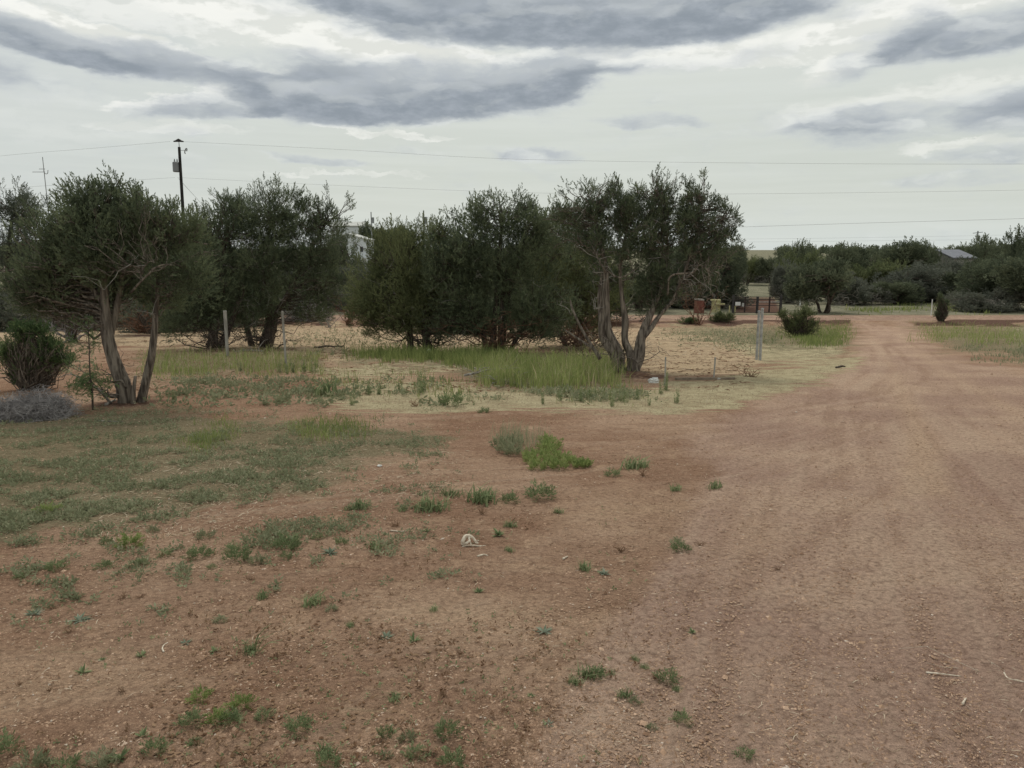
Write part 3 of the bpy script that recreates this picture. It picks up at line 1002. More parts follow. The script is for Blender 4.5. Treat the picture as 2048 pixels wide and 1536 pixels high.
# centre left yellowish
juniper('juniper_tree', (852, 702),
        [(800, 520, 78, 52, 0, 1.0), (770, 580, 66, 60, -0.3, 0.9), (860, 560, 70, 80, 0, 1.0), (820, 620, 80, 46, 0, 0.9), (750, 570, 34, 46, 0, 0.4), (870, 490, 50, 40, 0, 0.6), (780, 650, 56, 30, 0, .5), (860, 650, 44, 28, .3, .4), (900, 610, 40, 40, .2, .5), (735, 620, 30, 40, 0, .4)],
        [[(822, 702, 11, 0), (820, 660, 9, 0), (812, 600, 7, 0), (800, 540, 4, 0)], [(853, 702, 13, -0.1), (851, 670, 11, -0.1), (848, 630, 9, 0), (860, 560, 5, 0)],
         [(868, 702, 7, 0), (850, 670, 6, 0), (830, 640, 4, 0)]],
        'yellowish green juniper on two thin dark trunks above the white rag', seed=21, L=0.19, leaf=M_JUNY, dead=26, low=30, bark=M_BARKD, dens=1.1, low_len=1.3, group=JG)
juniper('juniper_tree', (993, 705),
        [(1000, 440, 62, 42, 0, 0.7), (935, 470, 55, 50, 0, 0.7), (1055, 460, 50, 46, 0, 0.6), (960, 540, 85, 70, 0, 1.2), (1050, 540, 80, 70, 0, 1.1), (900, 540, 50, 60, 0, 0.7),
         (930, 610, 65, 44, -0.3, 0.9), (1030, 610, 70, 40, 0, 0.9), (980, 500, 80, 50, -.2, 0.9), (900, 650, 50, 32, 0, .4), (1060, 650, 60, 34, 0, .4), (960, 650, 50, 30, .3, .4), (1100, 620, 50, 40, 0, .5)],
        [[(985, 705, 12, 0), (988, 660, 9, 0), (993, 600, 8, 0), (1000, 500, 6, 0), (1005, 430, 3, 0)], [(1003, 705, 12, 0), (1008, 650, 9, 0.1), (1020, 580, 7, 0), (1050, 480, 4, 0)],
         [(975, 705, 10, 0), (965, 660, 8, 0), (950, 600, 6, 0), (930, 500, 4, 0)], [(1015, 700, 8, 0), (1050, 650, 6, 0), (1090, 600, 4, 0)], [(1000, 705, 10, 0), (1004, 620, 9, 0), (1010, 540, 6, 0)]],
        'large multi-stemmed juniper in the middle of the grove with reddish stems', seed=23, L=0.2, dens=1.15, dead=34, low=44, bark=M_BARKD, low_mat=M_DEADR, low_len=1.5, group=JG)
juniper('juniper_tree', (1150, 695),
        [(1120, 470, 60, 50, 0, 0.7), (1150, 540, 75, 80, 0, 1.1), (1120, 620, 75, 46, 0, 0.9), (1190, 610, 50, 50, 0, 0.7), (1085, 560, 40, 60, 0, 0.5), (1160, 660, 60, 26, .3, .4), (1210, 560, 50, 50, .5, .5)],
        [[(1160, 695, 14, 0), (1158, 640, 10, 0), (1150, 560, 7, 0), (1130, 470, 4, 0)], [(1135, 695, 9, 0), (1110, 650, 6, 0), (1085, 600, 4, 0)]],
        'yellow-green juniper squeezed between the middle one and the four-trunked one', seed=25, L=0.22, leaf=M_JUNY, dead=20, low=36, bark=M_BARKD, low_mat=M_DEADR, dy=1.0, low_len=1.8, group=JG)
# right hand four-stemmed
juniper('juniper_tree', (1248, 742),
        [(1200, 420, 70, 45, 0, 0.8), (1270, 425, 55, 45, 0, 0.6), (1320, 395, 34, 38, 0, 0.5), (1310, 440, 50, 40, 0, 0.5), (1400, 405, 42, 40, 0, 0.5), (1395, 450, 60, 40, 0, 0.6), (1455, 440, 24, 34, 0, 0.22),
         (1190, 480, 75, 50, 0, 0.9), (1290, 490, 80, 50, 0, 1.0), (1380, 490, 70, 40, 0, 0.8), (1290, 550, 60, 46, 0.1, 0.8), (1340, 560, 60, 48, 0.2, 0.9), (1215, 540, 50, 40, 0.4, 0.45), (1310, 610, 46, 42, 0.3, 0.7), (1135, 440, 40, 40, 0, 0.3), (1430, 490, 50, 40, 0, .6), (1400, 540, 50, 34, .2, .5), (1235, 400, 40, 36, 0, .5), (1360, 430, 40, 50, 0, .5), (1250, 460, 80, 50, .2, .9)],
        [[(1238, 742, 20, 0), (1228, 710, 15, 0), (1206, 675, 11, 0), (1203, 640, 9, 0), (1200, 590, 7, 0.1), (1208, 540, 6, 0.1)],
         [(1240, 742, 22, 0), (1236, 705, 17, 0), (1216, 660, 13, 0), (1212, 600, 11, 0), (1212, 545, 8, 0), (1200, 480, 6, 0), (1185, 420, 3, 0)],
         [(1270, 742, 18, -0.05), (1260, 705, 12, -0.05), (1250, 680, 10, 0), (1250, 640, 10, 0), (1243, 590, 6, 0), (1240, 530, 4, 0), (1255, 450, 3, 0)],
         [(1262, 742, 22, 0), (1278, 710, 18, 0), (1282, 680, 14, 0), (1292, 650, 12, 0), (1310, 610, 7, 0), (1330, 550, 4.5, 0), (1335, 480, 3.5, 0), (1320, 400, 2, 0)],
         [(1282, 680, 9, 0), (1300, 660, 8, -0.1), (1320, 630, 6, -0.1), (1350, 590, 4, 0), (1390, 480, 3, 0), (1405, 400, 2, 0)],
         [(1335, 590, 3, -0.3), (1342, 552, 3, -0.4), (1385, 545, 2.2, -0.4), (1400, 530, 1.5, -0.4), (1420, 545, 1, -0.4)],
         [(1238, 720, 4, 0.1), (1248, 700, 3, 0.1), (1256, 690, 2, 0.1)], [(1212, 545, 2.6, -0.3), (1200, 525, 2, -0.4), (1188, 500, 1.3, -0.4)], [(1212, 540, 2.6, -0.3), (1240, 555, 2, -0.4), (1270, 540, 1.3, -0.4)],
         [(1200, 718, 6, -0.3), (1170, 670, 4, -0.3), (1150, 630, 3, -0.3), (1140, 600, 2, -0.3)], [(1190, 700, 4, -0.3), (1160, 680, 3, -0.3), (1130, 660, 2, -0.3)]],
        'tall airy juniper on four pale gnarled trunks right of the green grass', seed=27, L=0.125, airy=0.75, dens=0.85, dead=60, low=6, clump=0.22, deadz=(0.15, 0.7), low_len=0.9, group=JG)

# low leafy shrub at the left edge
def shrub(name, base, lobes, label, seed, L=0.1, leaf=M_SHRUB, cat='shrub', stems=5, group=None, dens=1.0, twig=M_BARKD, clump=0.3):
    r = np.random.RandomState(seed)
    bx, by, bz = [float(v) for v in G(*base)]
    org = np.array([bx, by, bz])
    root = link(name, None)
    root.location = org
    tagit(root, label, cat, group)
    k = by / F * 1.02
    LB = []
    for (px, py, rx, ry) in lobes + [(l[0] + r.randn() * l[2] * 0.7, l[1] - l[3] * (0.2 + 0.7 * r.rand()), l[2] * 0.35, l[3] * 0.5) for l in lobes]:
        LB.append((W(px, py, by) - org, (rx * k, (rx + ry) / 2 * k * 0.9, ry * k), 0.8))
    CC, CR, P, A, S, T = crown_points(LB, r, L, 0.1, dens, clump)
    ok = P[:, 2] > 0.03
    V, Q4, tt = place_sprigs(P[ok], A[ok], S[ok], T[ok], r, TPL)
    link('foliage', mesh_np('foliage', V, Q4, leaf, tt), root)
    bag = Bag()
    for q in range(len(CC)):
        bag.tube(wander([r.randn() * 0.03, r.randn() * 0.03, -0.03], CC[q], r, 8, 0.2), np.linspace(0.012, 0.003, 8) * (by / 12) ** 0.5, 4, 0.5, cap=False)
    bag.obj('stem', twig, root, True)
    return root


shrub('leafy_shrub', (60, 778), [(52, 680, 42, 24), (104, 702, 36, 24), (12, 712, 36, 26), (74, 734, 40, 20), (128, 724, 22, 14), (38, 756, 20, 14), (80, 668, 24, 14)],
      'low bright green bush at the left edge above the tumbleweed heap', 31, L=0.12, dens=0.6, clump=0.22, twig=M_BARK)
shrub('young_juniper', (1600, 674), [(1600, 654, 34, 18), (1586, 638, 20, 16), (1612, 634, 13, 20), (1622, 658, 18, 10), (1578, 657, 14, 11)],
      'small bushy juniper in the grass just right of the double post', 33, L=0.2, leaf=M_JUNY, dens=0.6)
shrub('young_juniper', (1883, 642), [(1883, 632, 8, 9), (1883, 612, 6, 10), (1882, 600, 3, 8), (1889, 610, 6, 5)],
      'slim dark young juniper on the verge right of the track', 35, L=0.2, leaf=M_JUN)
shrub('roadside_bush', (1440, 644), [(1440, 638, 16, 8), (1455, 640, 13, 6), (1428, 641, 10, 5)],
      'dark green bush at the road in front of the pale yellow box', 37, L=0.26, leaf=M_JUNY)
shrub('roadside_bush', (1375, 647), [(1372, 645, 22, 4), (1382, 644, 9, 3)],
      'low green clump at the road left of the dead bush', 38, L=0.2, leaf=M_SHRUB)
# thin sapling by the left tree
r_ = np.random.RandomState(41)
bx, by, bz = [float(v) for v in G(186, 820)]
o = link('sapling', None)
o.location = (bx, by, bz)
tagit(o, 'spindly sapling with a few leaf tufts left of the leaning trunks', 'sapling')
org = np.array([bx, by, bz])
bag = Bag()
pts = smoothline([W(186, 822, by) - org, W(184, 780, by) - org, W(180, 745, by) - org, W(178, 690, by) - org, W(176, 660, by) - org], 20)
bag.tube(pts, np.linspace(0.016, 0.005, len(pts)), 6, 0.5)
SP_, SA_, SS_ = [], [], []
for q in range(34):
    j = r_.randint(4, len(pts))
    e = pts[j] + unit(r_.randn(3) * [1, 1, 0.4] + [0, 0, 0.25]) * (0.08 + 0.28 * r_.rand())
    bag.tube(wander(pts[j], e, r_, 5, 0.2), np.linspace(0.005, 0.002, 5), 3, 0.5, cap=False)
    m_ = 14
    SP_.append(e + r_.randn(m_, 3) * 0.045)
    SA_.append(r_.randn(m_, 3) + [0, 0, 0.5])
    SS_.append(np.full(m_, 0.09))
bag.obj('stem', M_BARKD, o, True)
V, Q4, tt = place_sprigs(np.concatenate(SP_), np.concatenate(SA_), np.concatenate(SS_), 0.5 + 0.2 * r_.randn(34 * 14), r_, TPL)
link('foliage', mesh_np('foliage', V, Q4, M_SHRUB, tt), o)


# ------------------------------------------------------------------ brush, dead bushes, fallen branches
def brush(name, base, rx, ry, n, label, cat, seed, material, L=0.35, rad=0.004, depth=None, group=None, upright=0.0):
    """a tangle of thin twigs filling a mound"""
    r = np.random.RandomState(seed)
    bx, by, bz = [float(v) for v in G(*base)]
    k = by / F
    RX, RZ = rx * k, ry * k
    RY = depth or RX * 0.7
    bag = Bag()
    for q in range(n):
        p = r.randn(3)
        p /= np.linalg.norm(p)
        p = p * r.rand() ** 0.4 * [RX, RY, RZ]
        p[2] = abs(p[2])
        dr = unit(r.randn(3) * [1, 1, 0.7] + [0, 0, upright])
        path = wander(p - dr * L / 2, p + dr * L / 2, r, 6, 0.45)
        path[:, 2] = np.maximum(path[:, 2], 0.0)
        bag.tube(path, np.linspace(rad, rad * 0.4, 6), 3, 0.5, cap=False)
    o = bag.obj(name, material)
    o.location = (bx, by, bz)
    return tagit(o, label, cat, group)


def branching(name, base, n, ln, label, cat, seed, material, rad=0.02, up=1.0, px_pts=None, flat=1.0):
    r = np.random.RandomState(seed)
    bx, by, bz = [float(v) for v in G(*base)]
    bag = Bag()
    for q in range(n):
        a = r.rand() * 6.283
        d_ = unit(np.array([math.cos(a), math.sin(a) * flat, up * (0.3 + r.rand())]))
        L = ln * (0.5 + 0.7 * r.rand())
        p = wander([r.randn() * 0.05, r.randn() * 0.05, -0.02], d_ * L, r, 8, 0.22)
        p[:, 2] = np.maximum(p[:, 2], -0.02)
        bag.tube(p, np.linspace(rad, rad * 0.25, 8), 5, 0.5, cap=False)
        for e in range(7):
            s0 = p[r.randint(2, 8)]
            p2 = wander(s0, s0 + unit(d_ + r.randn(3) * 0.7) * L * (0.2 + 0.3 * r.rand()), r, 6, 0.25)
            bag.tube(p2, np.linspace(rad * 0.35, rad * 0.1, 6), 4, 0.5, cap=False)
            for f in range(3):
                s1 = p2[r.randint(2, 6)]
                bag.tube(wander(s1, s1 + unit(d_ + r.randn(3)) * L * 0.14, r, 4, 0.25), np.linspace(rad * 0.14, rad * 0.06, 4), 3, 0.5, cap=False)
    o = bag.obj(name, material, smooth=True)
    o.location = (bx, by, bz)
    return tagit(o, label, cat)


brush('tumbleweed', (70, 835), 72, 46, 1500, 'grey tangled tumbleweed heap on the ground at the left edge', 'tumbleweed', 51, M_TWIG, L=0.32, rad=0.0035, depth=0.45)
brush('tumbleweed', (-60, 832), 90, 40, 900, 'grey tumbleweed cut off by the left edge of the photo', 'tumbleweed', 52, M_TWIG, L=0.32, rad=0.0035, depth=0.45)
brush('brush_pile', (612, 640), 55, 26, 420, 'low grey brush pile behind the thrown logs', 'brush pile', 53, M_TWIG, L=1.2, rad=0.014, depth=1.2)
branching('dead_bush', (695, 650), 16, 2.0, 'reddish brown leafless bush on the sand beside the log pile', 'bush', 55, M_DEADR, rad=0.035, up=1.5)
branching('dead_bush', (1398, 649), 10, 2.2, 'leafless brown bush standing in front of the rust red box', 'bush', 56, M_DEADR, rad=0.03, up=2.2)
branching('dead_bush', (1170, 722), 9, 1.2, 'bare dark bush just left of the four-trunked juniper', 'bush', 57, M_BARKD, rad=0.016, up=0.9)
branching('dead_bush', (660, 655), 8, 2.3, 'bare grey bush of long rising twigs beside the tall lacy juniper', 'bush', 58, M_DEAD, rad=0.022, up=0.9)
# thrown logs
r_ = np.random.RandomState(60)
for q, (x0, y0, x1, y1, rr, lb) in enumerate([
        (600, 622, 662, 628, 4, 'upper thin grey log of the pile on the sand'), (598, 640, 664, 624, 5, 'thick dark log slanting up across the pile'),
        (618, 645, 660, 632, 5, 'short dark log lying at the foot of the pile'), (590, 633, 650, 640, 3, 'thin log poking left out of the pile'),
        (628, 698, 690, 699, 2.5, 'lone dark stick lying flat on the tan sand')]):
    X0, Y0, Z0 = [float(v) for v in G(x0, max(y0, 641) if q < 4 else y0)]
    D = Y0 + q * 0.12
    a = W(x0, y0, D)
    b = W(x1, y1, D + 0.3)
    for pnt in (a, b):
        pnt[2] = max(pnt[2], float(H(pnt[0], pnt[1])) + rr * D / F * 0.8)
    bag = Bag()
    bag.tube(wander(a, b, r_, 9, 0.06), np.linspace(rr, rr * 0.4, 9) * D / F, 7, 0.5, rough=0.12, rng=r_)
    for e in range(4):
        s0 = a + (b - a) * (0.3 + 0.6 * r_.rand())
        bag.tube(wander(s0, s0 + unit(r_.randn(3) + [0, 0, 0.6]) * 0.6, r_, 5, 0.2), np.linspace(rr * 0.35, rr * 0.1, 5) * D / F, 4)
    tagit(bag.obj('fallen_log', M_BARK if q in (0, 3) else M_BARKD, smooth=True), lb, 'log', 'logs thrown on the sand')


def stick(pts, rpx, label, material=M_DEAD, name='fallen_branch', group=None, twigs=0, seed=1, lift=0.6):
    r = np.random.RandomState(seed)
    P = []
    for px, py in pts:
        x, y, z = [float(v) for v in G(px, py)]
        P.append([x, y, z])
    P = smoothline(P, 12)
    k = P[:, 1].mean() / F
    P[:, 2] = H(P[:, 0], P[:, 1]) + rpx * k * lift
    bag = Bag()
    bag.tube(P, np.linspace(rpx, rpx * 0.5, len(P)) * k, 6, 0.5, rough=0.1, rng=r)
    for e in range(twigs):
        s0 = P[r.randint(len(P))]
        bag.tube(wander(s0, s0 + unit(r.randn(3) * [1, 1, 0.3] + [0, 0, 0.3]) * (0.15 + 0.35 * r.rand()), r, 5, 0.2), np.linspace(rpx * 0.4, rpx * 0.15, 5) * k, 4, 0.5, cap=False)
    return tagit(bag.obj(name, material, smooth=True), label, 'branch', group)


stick([(72, 838), (100, 841), (132, 836)], 2.2, 'long pale stick lying along the front of the tumbleweed heap', seed=1)
stick([(195, 842), (225, 845), (246, 846)], 1.8, 'pale stick lying in the green mat below the leaning trunks', seed=2)
stick([(212, 812), (222, 806), (232, 803)], 3.2, 'short bleached branch piece at the foot of the leaning trunks', seed=3)
# the pale branch leaning from the foot of the left tree
X0, Y0, Z0 = [float(v) for v in G(222, 808)]
bag = Bag()
P = smoothline([np.array([X0, Y0, Z0]), W(200, 782, Y0 - 0.2), W(170, 762, Y0 - 0.4), W(140, 746, Y0 - 0.5)], 16)
bag.tube(P, np.linspace(0.022, 0.007, len(P)), 6, 0.5)
r_ = np.random.RandomState(4)
for e in range(9):
    s0 = P[r_.randint(3, len(P))]
    bag.tube(wander(s0, s0 + unit(r_.randn(3) * [1, 1, 0.5]) * 0.3, r_, 5, 0.2), np.linspace(0.007, 0.002, 5), 4, 0.5, cap=False)
tagit(bag.obj('leaning_branch', M_DEAD, smooth=True), 'bleached bare branch leaning out left from the foot of the leaning trunks', 'branch')
stick([(930, 768), (965, 757), (1000, 752), (1045, 750)], 2.4, 'longest pale branch dropped at the left end of the bright green grass', twigs=8, seed=5, lift=6)
stick([(950, 745), (975, 760), (990, 772)], 2.0, 'crossed branch lying against the longest dropped one', twigs=5, seed=6, lift=5)
stick([(985, 772), (1010, 768), (1030, 772)], 2.0, 'short branch at the near side of the dropped branches', twigs=5, seed=7, lift=2)
stick([(478, 705), (500, 702), (528, 704)], 2.6, 'pale grey branch in the grass below the dark trunk', twigs=4, seed=8)
stick([(1672, 738), (1684, 735), (1690, 736)], 2.2, 'small dark and pale stick at the left edge of the track', M_BARKD, seed=9)
stick([(328, 1306), (325, 1300), (328, 1293), (336, 1288)], 2.0, 'small pale twig curled like a hook on the left dirt', M_BONE, seed=10)
stick([(1852, 1345), (1880, 1347), (1922, 1352)], 2.2, 'straight pale splinter on the right dirt', M_BONE, seed=11)
stick([(2008, 1345), (2016, 1356), (2040, 1362), (2060, 1366)], 2.0, 'pale splintered stick at the right edge', M_BONE, twigs=3, seed=12)
stick([(1750, 1415), (1772, 1421)], 2.0, 'short pale splinter low on the right dirt', M_BONE, seed=13)
stick([(1925, 1408), (1932, 1396)], 3.0, 'stubby pale splinter pointing away on the right dirt', M_BONE, seed=14)
stick([(780, 1062), (800, 1063), (815, 1062)], 1.8, 'thin straw stalk lying left of the bleached bone', M_BONE, seed=15)
stick([(1126, 1122), (1135, 1117)], 2.4, 'small white splinter right of the bleached bone', M_BONE, seed=16)
stick([(955, 1118), (968, 1114), (976, 1116)], 2.2, 'flat pale chip just below the bleached bone', M_BONE, seed=17)

# bleached bone
r_ = np.random.RandomState(70)
bx, by, bz = [float(v) for v in G(945, 1094)]
k = by / F
bag = Bag()
def bp(*q):
    return smoothline([np.array([(a - 945) * k, dd, (1096 - b) * k]) for a, b, dd in q], 12)
for pth, ra, rb in [(bp((926, 1094, 0), (925, 1086, 0), (930, 1079, 0.02), (940, 1079, 0.03)), 5, 4), (bp((938, 1079, 0.03), (946, 1082, 0.02), (952, 1088, 0), (957, 1090, -0.01)), 3.4, 2),
                    (bp((924, 1095, -0.03), (934, 1092, -0.03), (950, 1092, -0.03), (962, 1095, -0.02), (976, 1097, 0)), 1.8, 1.4), (bp((937, 1080, 0.02), (939, 1086, 0), (943, 1092, -0.02)), 3, 1.5),
                    (bp((930, 1080, 0), (931, 1076, 0), (933, 1073, 0)), 1.3, 0.5), (bp((950, 1087, 0), (954, 1085, 0), (959, 1085, 0)), 2, 1), (bp((928, 1093, 0), (934, 1088, -.02), (940, 1085, 0)), 3.5, 2.5)]:
    bag.tube(pth, np.linspace(ra, rb, len(pth)) * k, 7, 0.5, rough=0.18, rng=r_)
o = bag.obj('bleached_bone', M_BONE, smooth=True)
o.location = (bx, by, bz)
tagit(o, 'bleached cream bone fragment lying on the middle of the bare dirt', 'bone')


def stone(name, px, py, rx, ry, label, material, seed, cat='stone'):
    r = np.random.RandomState(seed)
    x, y, z = [float(v) for v in G(px, py)]
    k = y / F
    n, m_ = 9, 14
    V = []
    for i in range(n + 1):
        th = math.pi * i / n
        for j in range(m_):
            ph = 2 * math.pi * j / m_
            d_ = np.array([math.sin(th) * math.cos(ph), math.sin(th) * math.sin(ph), math.cos(th)])
            q = 1 + 0.28 * (vnoise(np.array(d_[0] * 2.1 + seed), np.array(d_[1] * 2.1 + d_[2] * 3 + 7)) - 0.5) * 2 + 0.10 * (r.rand() - 0.5)
            V.append(d_ * q * [rx * k, rx * k * 0.8, ry * k])
    T = []
    for i in range(n):
        for j in range(m_):
            a, b = i * m_ + j, i * m_ + (j + 1) % m_
            T += [(a, b, b + m_), (a, b + m_, a + m_)]
    bag = Bag()
    bag.add(V, T)
    o = bag.obj(name, material)
    o.location = (x, y, z + ry * k * 0.55)
    return tagit(o, label, cat)


stone('white_rock', 1308, 766, 12, 7, 'lumpy white rock beside the left short stake', M_ROCK, 3)
stone('small_stone', 1437, 760, 4, 2.5, 'small pale stone at the foot of the right short stake', M_ROCK, 5)
stone('white_rag', 857, 710, 6, 8, 'crumpled white rag in the grass under the yellowish juniper', M_ROCK, 8, 'rag')
stone('small_stone', 759, 931, 5, 2.4, 'small white stone in the dirt right of the green mat', M_ROCK, 11)
stone('dark_clod', 290, 1497, 9, 6, 'dark clod of earth near the lower left', M_PEB, 13, 'clod') if False else None
X0, Y0, Z0 = [float(v) for v in G(1410, 760)]
bag = Bag()
bag.box((0, 0, 0.02), (1.25, 0.05, 0.06), 0.03)  # low flat brown strip laid along a darker band of ground
o = bag.obj('low_strip', M_BLOCK)
o.location = (X0, Y0, Z0)
tagit(o, 'low brown strip lying between the two short stakes', 'board')


# ------------------------------------------------------------------ posts, stakes
def post(name, px, ytop, ybase, wpx, label, material, cat='post', group=None, lean=None, flange=True):
    lean = (int(px * 3 + ybase) % 7 - 3) * 0.008 if lean is None else lean
    x, y, z = [float(v) for v in G(px, ybase)]
    k = y / F
    h = (ybase - ytop) * k * 1.01
    w = wpx * k
    bag = Bag()
    n = 6
    P = np.array([[lean * t, 0, -0.25 + (h + 0.25) * t] for t in np.linspace(0, 1, n)])
    bag.tube(P, w / 2, 10, 0.5)
    o = bag.obj(name, material, smooth=False)
    o.location = (x, y, z)
    tagit(o, label, cat, group)
    b2 = Bag()
    b2.tube(np.array([[lean, 0, h - 0.001], [lean, 0, h + 0.03]]), [w * 0.56, w * 0.5], 10, 0.5)
    b2.obj('cap', material, o)
    return o


post('fence_post', 455, 624, 712, 6.5, 'pale weathered post in front of the dark bushy juniper', M_POST)
post('fence_post', 573, 624, 738, 4.5, 'thin grey post standing in grass under the tall lacy juniper', M_POST)
post('fence_post', 1513, 624, 720, 5.0, 'shorter left post of the close pair beside the track', M_GALV, group='close pair of steel posts')
post('fence_post', 1520, 620, 722, 5.5, 'right post of the close pair beside the track', M_GALV, group='close pair of steel posts', lean=-0.02)
post('fence_post', 643, 590, 642, 2.5, 'small distant post behind the log pile', M_POST)
post('survey_stake', 1330, 717, 772, 3.2, 'left short wooden stake right of the four-trunked juniper', M_POST, 'stake')
post('survey_stake', 1427, 717, 757, 3.2, 'right short wooden stake near the low brown block', M_POST, 'stake')
post('marker_post', 1862, 600, 631, 1.8, 'thin pale marker post across the road', M_WHITE, 'post')
post('marker_post', 1600, 588, 612, 2.5, 'white pipe stub among the junipers right of the gate', M_WHITE, 'post')


# ------------------------------------------------------------------ gate, boxes
def bx_obj(name, px0, py0, px1, py1, D, dep, material, parent=None, org=(0, 0, 0), tilt=0.0, rz=0.0):
    a, b = W(px0, py0, D), W(px1, py1, D)
    bag = Bag()
    c = (a + b) / 2 - np.array(org)
    bag.box((c[0], c[1] + dep / 2, c[2]), (abs(b[0] - a[0]), dep, abs(a[2] - b[2])), rz, 0.5, tilt)
    return bag.obj(name, material, parent)


GD = 58.5
gx, gy, gz = W(1515, 626, GD)
gate = link('farm_gate', None)
gate.location = (gx, gy, float(H(gx, gy)))
tagit(gate, 'dark pipe farm gate closing the driveway across the road', 'gate')
org = np.array(gate.location)
for px in (1467, 1515, 1562):
    bx_obj('gate_post', px - 1.1, 590 if px != 1515 else 593, px + 1.1, 627, GD, 0.12, M_BLACK, gate, org)
for k_, py in enumerate((594, 599, 604, 611, 625)):
    for (p0, p1) in ((1469, 1513), (1517, 1560)):
        bx_obj('rail', p0, py - 0.6, p1, py + 0.6, GD + 0.02, 0.05, (M_GALV if py == 604 and p0 > 1500 else M_GATE), gate, org)  # one right-hand rail made paler in its material, for the light it catches
for px in (1490, 1539):
    bx_obj('gate_upright', px - 0.5, 594, px + 0.5, 625, GD - 0.02, 0.03, M_GATE, gate, org)
bx_obj('gate_sign', 1471, 604, 1481, 611, GD - 0.05, 0.02, M_WHITE, gate, org)
bx_obj('chain_plate', 1484, 606, 1488, 613, GD - 0.05, 0.02, M_GALV, gate, org)
# rust red box
D = 59.5
x0 = W(1400, 625, D)
box = link('service_box', None)
box.location = (x0[0], D, float(H(x0[0], D)))
tagit(box, 'rust red upright box with sloping pale top across the road', 'box')
org = np.array(box.location)
bx_obj('cabinet', 1392, 601, 1408, 627, D, 0.5, M_RUST, box, org)
bx_obj('door_panel', 1401.5, 604, 1406, 622, D - 0.03, 0.03, M_RUST, box, org)
bx_obj('lid', 1391.5, 598, 1408.5, 600.6, D - 0.03, 0.56, M_POST, box, org, tilt=0.09)
# pale yellow box on stand
D = 60.5
x0 = W(1432, 620, D)
yb = link('utility_box', None)
yb.location = (x0[0], D, float(H(x0[0], D)))
tagit(yb, 'pale yellow utility box with overhanging lid left of the gate', 'box')
org = np.array(yb.location)
bx_obj('body', 1426, 602, 1440, 627, D, 0.4, M_YEL, yb, org)
bx_obj('lid', 1424, 599, 1441.5, 602, D - 0.06, 0.5, M_YEL, yb, org)
bx_obj('shelf', 1432, 607, 1450, 609.5, D - 0.3, 0.25, M_YEL, yb, org)
for px, lb in ((1459, 'left yellow bollard beside the gate post'), (1469.5, 'right yellow bollard at the foot of the gate post')):
    post('bollard', px, 612, 628, 2.4, lb, M_YEL, 'bollard')

# ------------------------------------------------------------------ utility poles, masts, wires
PD = 65.0


def ppt(px, py, D):
    return W(px, py, D)


top = ppt(352.5, 294, PD)
pole = link('utility_pole', None)
pz_ = float(H(top[0], PD))
pole.location = (top[0], PD, pz_)
pole.rotation_euler[1] = 0.018
tagit(pole, 'tall dark utility pole with grey transformer rising behind the grove', 'utility pole')
org = np.array(pole.location)
b = Bag()
b.tube(np.array([[0, 0, -0.5], [0, 0, (top[2] - pz_) / 2], [0, 0, top[2] - pz_]]), [0.17, 0.14, 0.11], 12)
b.obj('pole', M_POLE, pole)
kk = PD / F
b = Bag()
c = ppt(347, 334, PD) - org
b.tube(np.array([c + [0, 0, -0.42], c + [0, 0, -0.36], c + [0, 0, 0.36], c + [0, 0, 0.42]]), [0.22, 0.27, 0.27, 0.2], 16)
tr = b.obj('transformer', M_TRAF, pole)
for dx in (-0.1, 0.12):
    b = Bag()
    b.tube(np.array([c + [dx, 0, 0.42], c + [dx, 0, 0.52], c + [dx, 0, 0.66]]), [0.05, 0.06, 0.03], 8)
    b.obj('bushing', M_TRAF, tr)
b = Bag()
c = ppt(351, 282, PD) - org
b.tube(np.array([c + [-0.42, 0, -0.04], c + [-0.2, 0, 0.0], c + [0.2, 0, 0.0], c + [0.42, 0, -0.04]]), [0.05, 0.08, 0.08, 0.05], 8)
b.tube(np.array([c + [-0.22, 0, 0.06], c + [0, 0, 0.14], c + [0.22, 0, 0.06]]), [0.03, 0.07, 0.03], 8)
b.obj('insulator', M_BLACK, pole)
b = Bag()
b.tube(np.array([c + [0.03, 0, 0], c + [0.03, 0, -0.5]]), 0.025, 6)
b.obj('pin', M_BLACK, pole)
b = Bag()
c = ppt(366, 301, PD) - org
b.tube(smoothline([c + [-0.06, 0, -0.26], c + [-0.10, 0, -0.1], c + [0.03, 0, 0.18], c + [0.10, 0, 0.12], c + [0.06, 0, -0.05]], 16), 0.045, 7)
fc = b.obj('fuse_cutout', M_TRAF, pole)
b = Bag()
b.tube(np.array([c + [-0.5, 0, 0.02], c + [-0.02, 0, 0.02]]), 0.022, 6)
b.obj('bracket', M_GALV, fc)


def wire(name, pts, rad, label, group='power lines', n=30, parent=None):
    P = smoothline([ppt(*q) for q in pts], n)
    b = Bag()
    b.tube(P, rad * 0.55, 4)
    o = b.obj(name, M_WIRE, parent)
    if parent is None:
        tagit(o, label, 'wire', group)
    return o


